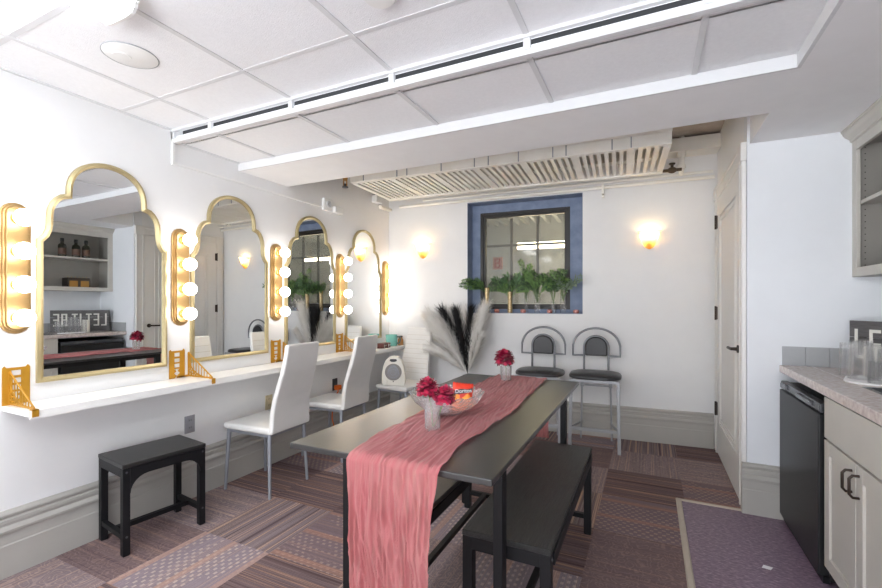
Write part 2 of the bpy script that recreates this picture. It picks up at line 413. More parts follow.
m_pane = t.done(t.n('MixShader', {0: .72, 1: gl.outputs[0], 2: tp.outputs[0]}).outputs[0])
f = MB(); f.M = FARM; f.box(GX0 - .01, GX1 + .01, .205, .211, FZ0 + .06, FZ1 - .06); f.build('pane', m_pane, wn)
# corridor built behind the pane in place of its reflection of the room
m_corr = M('grey corridor paint', (200, 204, 208), .7)
k = MB(); k.M = FARM
k.box(-3.2, .6, 1.9, 2.0, .6, 3.0).box(-3.2, .6, .25, 2.0, 2.95, 3.0).box(-3.2, .6, .25, 2.0, .6, .65).box(-3.2, -3.1, .25, 2.0, .6, 3.0).box(.5, .6, .25, 2.0, .6, 3.0)
struct('wall_corridor', k, m_corr)
k = MB(); k.M = FARM
for i in range(22): k.box(-3.0 + i * .15, -2.95 + i * .15, .7, 1.7, 2.42, 2.52)
tag(k.build('reflected_slats', m_corr), 'pale slats high behind the window, standing in for the reflected radiator', 'rack')  # slats stand in for the radiator reflected in the pane
k = MB(); k.M = FARM; k.box(-1.46, -.3, .93, .99, 1.985, 2.06)
tag(k.build('reflected_tube', m_tube2), 'glowing yellow tube behind the window, standing in for a reflected fixture', 'light')  # tube stands in for a ceiling fixture reflected in the pane
k = thing('reflected_sign', 'small red sign behind the window glass, standing in for a reflected one', 'sign')  # sign stands in for a red sign reflected in the pane
q = MB(); q.M = FARM; q.box(-1.80, -1.67, 1.0, 1.02, 1.74, 1.90); q.build('panel', M('pale red sign', (214, 150, 146), .5), k)
q = MB(); q.M = FARM
for a in ((-1.775, -1.755, 1.76, 1.88), (-1.715, -1.695, 1.76, 1.88), (-1.775, -1.695, 1.76, 1.775), (-1.775, -1.695, 1.812, 1.828), (-1.775, -1.695, 1.865, 1.88)): q.box(a[0], a[1], .99, 1.002, a[2], a[3])
q.build('lettering', M('red lettering', (196, 60, 60), .5), k)

# ------------------------------------------------------------------ ceiling fittings
def wrap_light(loc, L, label):
    t_ = thing('ceiling_light', label, 'light', loc)
    MB().box(-.112, .112, -L, 0, -.024, -.0005).build('housing', m_plastic, t_)
    pr = [(-.098, -.022), (-.094, -.040), (-.078, -.054), (-.045, -.060), (.045, -.060), (.078, -.054), (.094, -.040), (.098, -.022)]
    q = MB(); q.prism(pr, lambda a, b, d_: (a, d_, b), -L + .012, -.012); q.build('diffuser', m_tube, t_, smooth=50)
    for y0 in (-.012, -L):
        q = MB(); q.prism([(a * 1.06, b * 1.05) for a, b in pr], lambda a, b, d_: (a, d_, b), y0, y0 + .012)
        q.build('end_cap', m_plastic, t_)
    return t_
wrap_light((-1.785, .955, ZU), 1.25, 'white wraparound fluorescent fixture at the upper left of the tiled ceiling')
wrap_light((-.35, .10, ZU), 1.25, 'unseen wraparound fluorescent fixture added for light nearest the kitchenette')  # out of view, added to brighten the room
wrap_light((-1.60, -1.0, ZU), 1.25, 'unseen wraparound fluorescent fixture added for light farthest behind the viewer')  # another unseen fixture, added to lift the overall light
sp = thing('ceiling_speaker', 'round white ceiling disc with a half moon tab on a tile', 'speaker', (-2.11, 1.165, ZU))
MB().lathe([(.104, -.0005), (.106, -.003), (.101, -.006), (0, -.006)], seg=40).build('disc', m_plastic, sp, smooth=40)
MB().lathe([(.1065, -.0005), (.1065, -.0045), (.109, -.0045), (.109, -.0005)], seg=40).build('shadow_ring', M('grey rim', (176, 178, 182), .5), sp, smooth=40)  # grey ring draws the thin shadow around the disc
q = MB(); q.lathe([(.036, -.006), (.036, -.009), (.032, -.010), (0, -.010)], (-.03, -.02, 0), seg=24); q.build('tab', m_plastic, sp, smooth=40)
sm = thing('smoke_detector', 'round white detector on the tile, cut off by the top edge of the photo', 'detector', (-.875, 1.315, ZU))
MB().lathe([(.065, -.0005), (.065, -.012), (.055, -.022), (0, -.024)], seg=32).build('cover', m_plastic, sm, smooth=40)

# ------------------------------------------------------------------ ceiling radiator and pipes
RM = Matrix.Translation((0, 3.475, 0)) @ Matrix.Rotation(FB, 4, 'Z')
rad = thing('ceiling_radiator', 'long cream slatted radiator hung under the ceiling above the window', 'radiator')
RX0, RX1, RD = -2.55, .145, .76
q = MB(); q.M = RM
q.box(RX0, RX1, 0, .05, 2.435, 2.525); q.box(RX0, RX1, RD - .05, RD, 2.425, 2.46); q.box(RX0, RX0 + .05, .05, RD - .05, 2.43, 2.50); q.box(RX1 - .05, RX1, .05, RD - .05, 2.43, 2.50)
q.build('frame', m_cream, rad, bevel=.004)
q = MB(); q.M = RM
i = 0; x = RX0 + .085
while x < RX1 - .06:
    wide = i % 7 == 6
    wv = .030 if wide else .014
    q.box(x - wv, x + wv, .05, RD - .05, 2.437, 2.445 if wide else 2.475)
    x += .066 if wide or i % 7 == 5 else .054; i += 1
q.build('slat', m_cream, rad)
q = MB(); q.M = RM; q.box(RX0 + .05, RX1 - .05, .06, RD - .06, 2.56, 2.565); q.build('back_plate', M('beige radiator core', (206, 198, 184), .7), rad)
for x in (-2.4, -2.05, -1.95, -1.62, -1.32, -1.2, -.95, -.68, -.58, -.25, -.12):
    q = MB(); q.M = RM; q.box(x - .004, x + .004, -.005, 0, 2.44, 2.78); q.build('hanger', m_chrome, rad)
q = MB(); q.M = RM; q.tube((RX0, -.02, 2.53), (RX1, -.02, 2.53), .016); q.build('feed_pipe', m_cream, rad, smooth=40)
q = MB(); q.M = FARM
q.path([(-2.62, -.05, 2.415), (.52, -.05, 2.425)], .017, 10); q.path([(-2.3, -.10, 2.452), (.50, -.10, 2.462)], .012, 10)
tag(q.build('heating_pipe', m_cream, smooth=40), 'pair of cream pipes along the top of the far wall', 'pipe')
q = MB(); q.M = FARM; q.box(-.42, -.40, -.10, -.01, 2.35, 2.46).box(-.42, -.40, -.03, 0, 2.33, 2.37)
tag(q.build('pipe_bracket', m_cream), 'small cream bracket holding the pipes beside the window head', 'bracket')
q = MB(); q.M = FARM; q.path([(.25, -.16, ZT), (.25, -.16, 2.60), (.25, -.15, 2.50), (.25, -.09, 2.465)], .022, 10); q.lathe([(.035, 2.60), (.035, 2.64)], (.25, -.16, 0)); q.lathe([(.032, 2.50), (.032, 2.53)], (.25, -.152, 0))
tag(q.build('riser_pipe', m_cream, smooth=40), 'short cream riser pipe in the corner by the door', 'pipe')
v = thing('pipe_valve', 'brown iron valve on the pipe in the corner by the door', 'valve', far(.17, .20, 2.48), FB)
MB().sphere((0, 0, 0), .03, sc=(1.3, 1, .9)).tube((-.075, 0, 0), (.075, 0, 0), .014).build('body', M('rusty iron', (104, 88, 72), .7, .4), v, smooth=40)
MB().lathe([(.012, 0), (.012, .03), (.026, .032), (.026, .04), (0, .04)], (0, 0, .02)).build('cap', M('dark iron', (84, 74, 62), .6, .4), v, smooth=40)
q = MB().tube((-2.5, 3.2, 2.44), (-2.5, 3.2, ZT), .012).lathe([(.02, 2.42), (.022, 2.44), (.018, 2.47), (.012, 2.48)], (-2.5, 3.2, 0)).box(-2.52, -2.515, 3.195, 3.205, 2.37, 2.43).box(-2.485, -2.48, 3.195, 3.205, 2.37, 2.43)
spk = thing('fire_sprinkler', 'brass sprinkler head hanging at the left end of the radiator', 'sprinkler')
q.build('body', m_brass, spk, smooth=40)
MB().lathe([(.028, 2.355), (.028, 2.362), (.012, 2.372), (.012, 2.39)], (-2.5, 3.2, 0)).build('deflector', m_darkgrey, spk, smooth=40)
q = MB().box(LW, LW + .07, 4.03, 4.14, 2.42, 2.50)
tag(q.build('junction_box', m_plastic, bevel=.006), 'small white junction box high on the left wall by the corner', 'box')
q = MB().box(LW + .02, LW + .06, 4.14, 4.36, 2.385, 2.405)
for k in range(9): q.box(LW + .02, LW + .06, 4.15 + k * .023, 4.158 + k * .023, 2.37, 2.386)
tag(q.build('pipe_rail', m_cream), 'notched cream rail running from the junction box into the corner', 'rail')
rw = MB().box(LW, LW + .012, 1.782, 1.800, 2.20, 2.41).box(LW, LW + .012, 1.80, 3.215, 2.205, 2.218)
tag(rw.build('cable_raceway', m_plastic), 'thin white cable raceway running along the left wall above the mirrors', 'raceway')
es = thing('wall_sensor', 'white sensor box with a round lens at the end of the raceway', 'sensor')
MB().box(LW, LW + .03, 3.215, 3.335, 2.18, 2.295).build('base', m_plastic, es, bevel=.006)
MB().lathe([(.032, .03), (.032, .036), (.026, .040), (.02, .036), (0, .036)], (LW, 3.28, 2.245), ax='x').build('lens', M('grey lens', (200, 202, 206), .3), es, smooth=40)
q = MB().box(LW, LW + .065, 3.337, 3.455, 2.178, 2.235); q.build('arm', m_plastic, es, bevel=.005)

# ------------------------------------------------------------------ mirrors
def mirror_outline(W=.645, z0=.905, inset=0.0):
    half = [(0, 1.630), (.012, 1.640), (.026, 1.658), (.036, 1.685), (.040, 1.715), (.040, 1.755), (.044, 1.790), (.056, 1.825), (.074, 1.852), (.096, 1.872), (.122, 1.880)]
    pts = [(-W / 2 + a, b) for a, b in half]
    ra = W / 2 - .122
    for k in range(1, 24):
        a = PI - PI * k / 24
        pts.append((ra * math.cos(a), 1.882 + .208 * math.sin(a) ** .8))
    pts += [(W / 2 - a, b) for a, b in reversed(half)]
    pts += [(W / 2, z0), (-W / 2, z0)]
    if inset:
        n = len(pts); out = []
        for i in range(n):
            p0, p1, p2 = Vector(pts[i - 1]), Vector(pts[i]), Vector(pts[(i + 1) % n])
            n1 = Vector(((p1 - p0).y, -(p1 - p0).x)).normalized(); n2 = Vector(((p2 - p1).y, -(p2 - p1).x)).normalized()
            b = (n1 + n2).normalized(); q = p1 + b * inset / max(.55, b.dot(n1)); out.append((q.x, q.y))
        pts = out
    return pts
ML = ['gold framed arched mirror nearest the camera, leftmost of the four', 'gold framed arched mirror second from the left, behind the nearest white chair',
      'gold framed arched mirror third from the left, between two bulb strips', 'gold framed arched mirror farthest from the camera, by the room corner']
oo = mirror_outline(); ii = mirror_outline(inset=.026); mm = mirror_outline(inset=.013)
first = None
for k, y in enumerate((1.415, 2.228, 3.068, 3.877)):
    mr = (-.0145, -.0145, -.006, 0)[k]; mx = LW + .001 + abs(mr) * .325
    if first is None:
        first = thing('wall_mirror', ML[0], 'mirror', (mx, y, 0), mr, 'arched vanity mirrors')
        q = MB(); n = len(oo)
        rings = [[(0, a, b) for a, b in oo], [(.020, a, b) for a, b in oo], [(.026, a, b) for a, b in mm], [(.016, a, b) for a, b in ii], [(0, a, b) for a, b in ii]]
        vs = [p for rg in rings for p in rg]; fs = []
        for j in range(4):
            for i in range(n): fs.append((j * n + i, j * n + (i + 1) % n, (j + 1) * n + (i + 1) % n, (j + 1) * n + i))
        q.add(vs, fs); q.build('frame', m_champ, first, smooth=35)
        gpl = mirror_outline(inset=.022)
        q = MB(); q.prism(gpl, lambda a, b, d_: (d_, a, b), .006, .010); q.build('glass', m_mirror, first)
    else: dup(first, (mx, y, 0), mr, ML[k])

# ------------------------------------------------------------------ bulb strips
BL = ['gold vanity light strip nearest the camera, at the left edge of the photo', 'gold vanity light strip between the first and second mirrors', 'gold vanity light strip between the second and third mirrors',
      'gold vanity light strip between the third and fourth mirrors', 'gold vanity light strip in the corner beyond the last mirror']
def stad(w, h, n=9):
    pts = []
    for k in range(n): a = PI * k / (n - 1); pts.append((w / 2 * math.cos(a), h / 2 - w / 2 + w / 2 * math.sin(a)))
    for k in range(n): a = PI + PI * k / (n - 1); pts.append((w / 2 * math.cos(a), -h / 2 + w / 2 + w / 2 * math.sin(a)))
    return pts
first = None
for k, y in enumerate((1.012, 1.838, 2.652, 3.475, 4.295)):
    if first is None:
        first = thing('vanity_light', BL[0], 'light', (LW + .001, y, 1.475), 0, 'vanity bulb strips')
        q = MB()
        for w_, h_, a, b in ((.118, .635, 0, .012), (.100, .615, .012, .022), (.082, .597, .022, .034)):
            q.prism(stad(w_, h_), lambda u, z, d_: (d_, u, z), a, b)
        q.build('backplate', m_gold, first, bevel=.003)
        for z in (.239, .080, -.080, -.239):
            s_ = MB().lathe([(.026, .034), (.026, .040), (.018, .044), (.017, .066), (0, .066)], (0, 0, z), ax='x', seg=18).build('socket', m_socket, first, smooth=40)
            MB().sphere((.104, 0, z), .041, 20, 14).build('bulb', m_bulb, s_, smooth=180)
    else: dup(first, (LW + .001, y, 1.475), 0, BL[k])

# ------------------------------------------------------------------ vanity shelf and brackets
vs_ = thing('vanity_shelf', 'long white wall shelf running under the mirrors', 'shelf')
MB().box(LW + .001, -2.535, .968, 4.385, .789, .815).build('board', m_shelf, vs_, bevel=.002)
MB().box(-2.548, -2.533, .975, 4.385, .777, .792).build('front_rail', m_shelf, vs_)
def bracket(y, off, label):
    t_ = thing('shelf_bracket', label, 'bracket', (LW, y, .8155), 0, 'gold shelf brackets')
    q = MB(); t = .004; x0 = .001
    W = .104
    q.box(x0, x0 + t, -W / 2, -W / 2 + .034, 0, .178).box(x0, x0 + t, W / 2 - .034, W / 2, 0, .178)
    for z0, z1 in ((.165, .178), (.128, .140), (.094, .104), (.060, .070)): q.box(x0, x0 + t, -W / 2 + .034, W / 2 - .034, z0, z1)
    q.prism([(-.018, 0), (-.018, .03), (0, .015)], lambda a, b, d_: (d_, a, b), x0, x0 + t).prism([(.018, 0), (.018, .03), (0, .015)], lambda a, b, d_: (d_, a, b), x0, x0 + t)
    q.prism([(-.018, .06), (-.018, .035), (-.004, .045)], lambda a, b, d_: (d_, a, b), x0, x0 + t).prism([(.018, .06), (.018, .035), (.004, .045)], lambda a, b, d_: (d_, a, b), x0, x0 + t)
    for yy in (-W / 2 + .008, W / 2 - .008): q.prism([(yy - .008, .178), (yy, .188), (yy + .008, .178)], lambda a, b, d_: (d_, a, b), x0, x0 + t)
    q.build('plate', m_bracket, t_)
    yy = off; D = .243; Hh = .160
    q = MB()
    q.bar((x0, yy, Hh), (D, yy, .008), .004, .008); q.bar((x0, yy, .006), (D, yy, .006), .004, .010); q.bar((.006, yy, 0), (.006, yy, Hh), .004, .012); q.box(x0, x0 + t, min(yy, 0), max(yy, 0), 0, .012)
    for k in range(1, 9):
        x = D * k / 9.0; q.bar((x, yy, 0), (x, yy, Hh * (1 - x / D)), .003, .004)
    for k in range(1, 6):
        h_ = Hh * k / 6; q.bar((x0, yy, h_), (D * (1 - k / 6) , yy, 0.004), .003, .005)
    q.build('lattice', m_bracket, t_)
    MB().box(D - .016, D + .012, yy - .012, yy + .012, -.001 + .0015, .004).box(D + .008, D + .012, yy - .012, yy + .012, -.030, .004).build('clip', m_bracket, t_)
    return t_
bracket(1.018, -.024, 'mustard gold shelf bracket with a triangular lattice, cut by the left edge of the photo')
bracket(1.818, .078, 'mustard gold lattice bracket on the shelf between the first and second mirrors')
bracket(2.652, .078, 'mustard gold bracket partly hidden behind the back of the nearest white chair')
bracket(3.470, .078, 'mustard gold lattice bracket on the shelf between the third and fourth mirrors')

# things on the far end of the shelf
tc = thing('mug', 'turquoise mug with a dark handle at the far end of the shelf', 'mug', (-2.655, 4.235, .8155))
MB().lathe([(0, 0), (.058, 0), (.064, .01), (.066, .125), (.060, .125), (.058, .015), (0, .012)], seg=28).build('body', M('turquoise glaze', (132, 204, 192), .25), tc, smooth=40)
q = MB(); q.path([(.060, .03 * 0 + .018, .10), (.092, .03, .105), (.10, .032, .07), (.088, .028, .03), (.062, .018, .03)], .008, 8); q.build('handle', M('dark teal handle', (70, 92, 90), .4), tc, smooth=60)
for k, (y, lab) in enumerate(((3.955, 'small dark red box nearest the chair back on the shelf'), (4.035, 'small brown box with pale spots beside the red box on the shelf'))):
    t_ = thing('trinket_box', lab, 'box', (-2.60, y, .8155), R(8), 'trinket boxes on the shelf')
    MB().box(-.04, .04, -.034, .034, 0, .055).build('body', M('red brown lacquer', (104, 50, 36) if k else (84, 34, 30), .35), t_, bevel=.004)
    q = MB()
    for a in (-.015, .016): q.lathe([(.008, 0), (.008, .002), (0, .002)], (.04, a, .03), ax='x', seg=10)
    q.box(.0405, .0415, -.03, -.02, .01, .045); q.build('spots', m_plastic, t_)
t_ = thing('jar', 'small amber jar behind the turquoise mug', 'jar', (-2.60, 4.345, .8155))
MB().lathe([(0, 0), (.030, 0), (.032, .06), (.022, .075), (.022, .09), (0, .09)], seg=20).build('body', M('amber jar', (196, 140, 80), .25), t_, smooth=40)
MB().lathe([(.024, .09), (.024, .105), (0, .105)], seg=20).build('lid', m_bronze, t_, smooth=40)

# outlets, orange plug
def outlet(y, z, m, label):
    t_ = thing('wall_outlet', label, 'outlet', (LW, y, z))
    MB().box(.0005, .006, -.036, .036, -.058, .058).build('cover', m, t_, bevel=.002)
    for zz in (-.024, .024):
        sk_ = MB().lathe([(.016, .006), (.016, .0085), (0, .0085)], (0, 0, zz), ax='x', seg=18).build('socket', m, t_)
        MB().box(.0085, .0092, -.008, -.005, zz - .002, zz + .008).build('slot', m_darkgrey, sk_); MB().box(.0085, .0092, .005, .008, zz - .002, zz + .008).build('slot', m_darkgrey, sk_)
outlet(1.905, .492, m_outlet, 'grey wall outlet above the small black stool')
outlet(2.578, .500, m_beige, 'beige wall outlet behind the nearest white chair')
outlet(3.40, .505, m_darkgrey, 'dark wall outlet under the shelf, with the orange plug')
pl = thing('extension_cord', 'orange cord with its plug under the shelf behind the second chair', 'cord')
om = M('orange rubber', (236, 112, 30), .5)
MB().box(LW + .010, LW + .06, 3.375, 3.435, .455, .50).build('plug', om, pl, bevel=.008)
q = MB(); q.path([(LW + .05, 3.39, .475), (LW + .09, 3.34, .45), (LW + .08, 3.28, .40), (LW + .05, 3.30, .2), (LW + .06, 3.36, .012), (LW + .12, 3.6, .010)], .006, 8); q.build('cable', om, pl, smooth=60)

# ------------------------------------------------------------------ sconces
def sconce(u, label):
    x, y, z = far(u, 0, 0)
    t_ = thing('wall_sconce', label, 'lamp', (x, y, 1.895), FB, 'amber wall sconces')
    q = MB(); n = 20; prof = []
    H = .085
    rows = 12; vs = []; fs = []
    for i in range(rows + 1):
        s = i / rows; z_ = -H + 2 * H * s
        r = .092 * (s ** .42) if s > 0 else 0.004
        if s > .82: r += .012 * ((s - .82) / .18) ** 2
        for k in range(n + 1):
            a = PI * k / n
            vs.append((r * math.cos(a), -r * .85 * math.sin(a) - .001, z_))
    for i in range(rows):
        for k in range(n): fs.append((i * (n + 1) + k, i * (n + 1) + k + 1, (i + 1) * (n + 1) + k + 1, (i + 1) * (n + 1) + k))
    q.add(vs, fs); q.build('shade', m_amber, t_, smooth=180)
    MB().box(-.03, .03, -.012, -.001, -.05, .05).tube((0, -.010, -.02), (0, -.035, -.02), .012).tube((0, -.035, -.03), (0, -.035, .01), .012).build('lamp_holder', m_brass, t_)
    MB().sphere((0, -.042, .045), .026, 14, 10, sc=(1, 1, 1.3)).build('bulb', m_sbulb, t_, smooth=180)
    for a in (-.086, .086): MB().sphere((a, -.012, .068), .008, 10, 6).build('clip', m_bronze, t_, smooth=180)
sconce(-2.345, 'amber glass wall sconce near the left corner of the far wall')
sconce(0.0, 'amber glass wall sconce between the window and the door')

# ------------------------------------------------------------------ white dining chairs
def chair(loc, rz, label):
    """faces -X locally; origin under the seat centre"""
    t_ = thing('dining_chair', label, 'chair', loc, rz, 'white high back chairs')
    q = MB(); q.box(-.215, .205, -.195, .195, .425, .47); q.build('seat', m_leather, t_, bevel=.018, seg=4)
    # back: S profile in x-z, swept in y, tapering to the top
    prof = [(.208, .428), (.212, .47), (.216, .57), (.230, .65), (.256, .735), (.288, .835), (.310, .93), (.325, 1.028)]
    vs = []; fs = []; n = len(prof)
    dense = []
    for i in range(n - 1):
        for k in range(4):
            u = k / 4; dense.append(tuple(prof[i][c_] * (1 - u) + prof[i + 1][c_] * u for c_ in (0, 1)))
    dense.append(prof[-1]); n = len(dense); wid = 6
    for i, (x, z) in enumerate(dense):
        s = i / (n - 1); w_ = .188 - .034 * s
        for side in (0, 1):
            for k in range(wid + 1):
                yy = -w_ + 2 * w_ * k / wid
                vs.append((x - .018 + .036 * side, yy, z))
    K = wid + 1
    for i in range(n - 1):
        for k in range(wid):
            a = i * 2 * K + k; b = a + 2 * K
            fs.append((a, a + 1, b + 1, b)); fs.append((a + K, b + K, b + K + 1, a + K + 1))
        a = i * 2 * K; b = a + 2 * K
        fs.append((a, b, b + K, a + K)); fs.append((a + wid, a + K + wid, b + K + wid, b + wid))
    for k in range(wid):
        fs.append((k, k + K, k + K + 1, k + 1)); a = (n - 1) * 2 * K + k; fs.append((a, a + 1, a + K + 1, a + K))
    q = MB(); q.add(vs, fs); bk = q.build('backrest', m_leather, t_, smooth=50, bevel=.010, seg=3)
    q = MB()
    for k in range(9):
        s = (k + 1) / 10; z = .50 + .50 * s
        for i in range(n - 1):
            if dense[i][1] <= z <= dense[i + 1][1]:
                u = (z - dense[i][1]) / (dense[i + 1][1] - dense[i][1]); x = dense[i][0] * (1 - u) + dense[i + 1][0] * u; break
        w_ = .186 - .034 * (z - .428) / .60
        q.bar((x - .0185, -w_ + .012, z), (x - .0185, w_ - .012, z), .002, .004)
    q.build('seam', M('seam shade of white leatherette', (206, 202, 192), .5), bk)
    fr = MB().box(-.195, .195, -.175, -.155, .405, .427).box(-.195, .195, .155, .175, .405, .427).box(-.195, -.175, -.155, .155, .405, .427).box(.175, .195, -.155, .155, .405, .427)
    fr.build('seat_frame', m_chrome, t_)
    for sx in (-1, 1):
        for sy in (-1, 1):
            q = MB(); q.path([(sx * .185, sy * .165, .425), (sx * .205, sy * .182, 0)], [.015, .010], 12); q.build('leg', m_chrome, t_, smooth=40)
    return t_
chair((-2.485, 2.290, 0), R(2), 'white high back chair nearest the camera, pulled up to the shelf')
chair((-2.475, 3.03, 0), R(2), 'middle white high back chair at the shelf, turned slightly from it')
chair((-2.325, 3.935, 0), R(85), 'white ribbed chair against the far wall with the heater on its seat')

# fan heater
ht = thing('fan_heater', 'white upright fan heater standing on the seat of the far chair', 'heater', (-2.345, 3.79, .4705), R(24))
def eggo(sc=1.0, dz=0):
    pts = [(-.105, 0), (-.118, .03), (-.118, .11), (-.105, .19), (-.078, .255), (-.045, .285), (0, .292), (.045, .285), (.078, .255), (.105, .19), (.118, .11), (.118, .03), (.105, 0)]
    return [(a * sc, b * sc + dz) for a, b in pts]
hm = M('warm white plastic', (234, 230, 220), .35, var=.02)
# body built around a handle slot
q = MB(); q.prism(eggo(), lambda a, b, d_: (a, d_, b), -.055, .055); bo = q.build('body', hm, ht, bevel=.010, seg=3)
q = MB(); q.lathe([(.084, -.055), (.084, -.062), (.078, -.064), (.074, -.060), (0, -.0575)], (0, 0, .138), ax='y', seg=36); q.build('grille', M('grey heater grille', (150, 144, 140), .5, .2), ht, smooth=30)
q = MB()
for k in range(-6, 7):
    a = k * .0115; h_ = math.sqrt(max(.0, .076 ** 2 - a * a))
    q.bar((a, -.064, .138 - h_), (a * .6, -.064, .138 + h_), .003, .002)
for r_ in (.03, .055): q.path([(r_ * math.cos(2 * PI * k / 30), -.064, .138 + r_ * math.sin(2 * PI * k / 30)) for k in range(30)], .0014, 6, closed=True)
q.build('guard', m_chrome, ht)
q = MB(); q.prism([(-.038, .250), (-.030, .268), (.030, .268), (.038, .250), (.015, .240), (-.015, .240)], lambda a, b, d_: (a, d_, b), -.057, -.0555); q.build('grip', m_darkgrey, ht)
for a in (-.072, .072):
    MB().lathe([(.024, -.055), (.024, -.058), (.016, -.060), (.015, -.070), (0, -.070)], (a, 0, .037), ax='y', seg=20).build('knob', hm, ht, smooth=40)
MB().lathe([(.006, -.055), (.006, -.058), (0, -.058)], (0, 0, .042), ax='y', seg=10).build('indicator', m_darkgrey, ht)

# ------------------------------------------------------------------ benches, stool, table
def bench(name, cat, loc, rz, w, L, h, label, leg=.038, arch=False, mat=None, group=None):
    t_ = thing(name, label, cat, loc, rz, group)
    mat = mat or m_wood2
    MB().box(-w / 2, w / 2, -L / 2, L / 2, h - .022, h).build('seat', mat, t_, bevel=.003)
    a = MB(); e = .004
    z1 = h - .023; z0 = z1 - .045
    for sx in (-1, 1): a.box(sx * (w / 2 - e) - .010, sx * (w / 2 - e) + .010 - (.006 if sx > 0 else -.006) * 0, -L / 2 + leg, L / 2 - leg, z0, z1)
    for sy in (-1, 1): a.box(-w / 2 + leg, w / 2 - leg, sy * (L / 2 - .012) - .010, sy * (L / 2 - .012) + .010, z0, z1)
    if arch:
        for sx in (-1, 1):
            for sy in (-1, 1):
                pts = [(0, 0)] + [(.09 * (1 - math.sin(PI / 2 * k / 6)), -.09 * (1 - math.cos(PI / 2 * k / 6))) for k in range(7)]
                pts = [(0, 0), (.085, 0)] + [(.085 - .085 * math.sin(PI / 2 * k / 6), -.085 + .085 * math.cos(PI / 2 * k / 6)) for k in range(1, 7)]
                y0 = sy * (L / 2 - leg)
                a.prism(pts, lambda p, q_, d_: (sx * (w / 2 - e) + d_, y0 - sy * p, z0 + q_), -.010, .010)
    a.build('apron', m_black, t_)
    for sx in (-1, 1):
        for sy in (-1, 1):
            xx, yy = sx * (w / 2 - leg / 2 - .001), sy * (L / 2 - leg / 2 - .002)
            MB().box(xx - leg / 2, xx + leg / 2, yy - leg / 2, yy + leg / 2, .004, z1).box(xx - leg * .42, xx + leg * .42, yy - leg * .42, yy + leg * .42, 0, .004).build('leg', m_black, t_, bevel=.002)
    st = MB()
    for sy in (-1, 1): st.box(-w / 2 + leg, w / 2 - leg, sy * (L / 2 - leg / 2) - .012, sy * (L / 2 - leg / 2) + .012, .085, .110)
    st.box(-.013, .013, -L / 2 + leg / 2 + .012, L / 2 - leg / 2 - .012, .085, .110)
    st.build('stretcher', m_black, t_)
    bl = MB()
    for sx in (-1, 1):
        for sy in (-1, 1):
            for zz in (z1 - .02, .10):
                bl.lathe([(.006, -.0005), (.005, .003), (0, .0035)], (sx * (w / 2 - .001) , sy * (L / 2 - leg / 2 - .002), zz), ax='x', seg=8) if sx > 0 else bl.lathe([(.006, .0005), (.005, -.003), (0, -.0035)], (sx * (w / 2 - .001), sy * (L / 2 - leg / 2 - .002), zz), ax='x', seg=8)
    bl.build('bolt', m_darkgrey, t_)
    return t_
bench('bench', 'bench', (-.456, 2.034, 0), 0, .321, 1.140, .484, 'black wood grain bench on the right side of the dining table', group='dining benches')
bench('bench', 'bench', (-.932, 2.030, 0), 0, .268, 1.150, .484, 'black bench tucked under the left side of the table behind the pink runner', mat=m_top, group='dining benches')
bench('side_stool', 'stool', (-2.555, 1.535, 0), R(-8), .315, .425, .475, 'small black wooden stool by the baseboard under the shelf', leg=.034, arch=True, mat=m_wood)

KT = .875        # the table's size relative to its outline at 0.75 m
def onT(x, y, z): return (x * KT, y * KT, 1.31 + (z - 1.31) * KT)
tb = thing('dining_table', 'long black dining table with a pink runner in the middle of the room', 'table')
ZTT = 1.31 - .56 * KT
MB().box(-1.295 * KT, -.447 * KT, 1.305 * KT, 3.185 * KT, ZTT - .020, ZTT).build('tabletop', m_top, tb, bevel=.003)
for x in (-1.102, -.474):
    for y in (1.395, 2.612):
        MB().box(x, x + .032, y, y + .050, 0.006, ZTT - .021).box(x + .004, x + .028, y + .006, y + .044, 0, .006).build('leg', m_black, tb, bevel=.002)
for a in ((-.466, -.448, 1.446, 2.611), (-1.096, -1.078, 1.446, 2.611), (-1.069, -.475, 1.410, 1.428), (-1.069, -.475, 2.628, 2.646)):
    MB().box(*a, ZTT - .055, ZTT - .021).build('apron', m_black, tb)

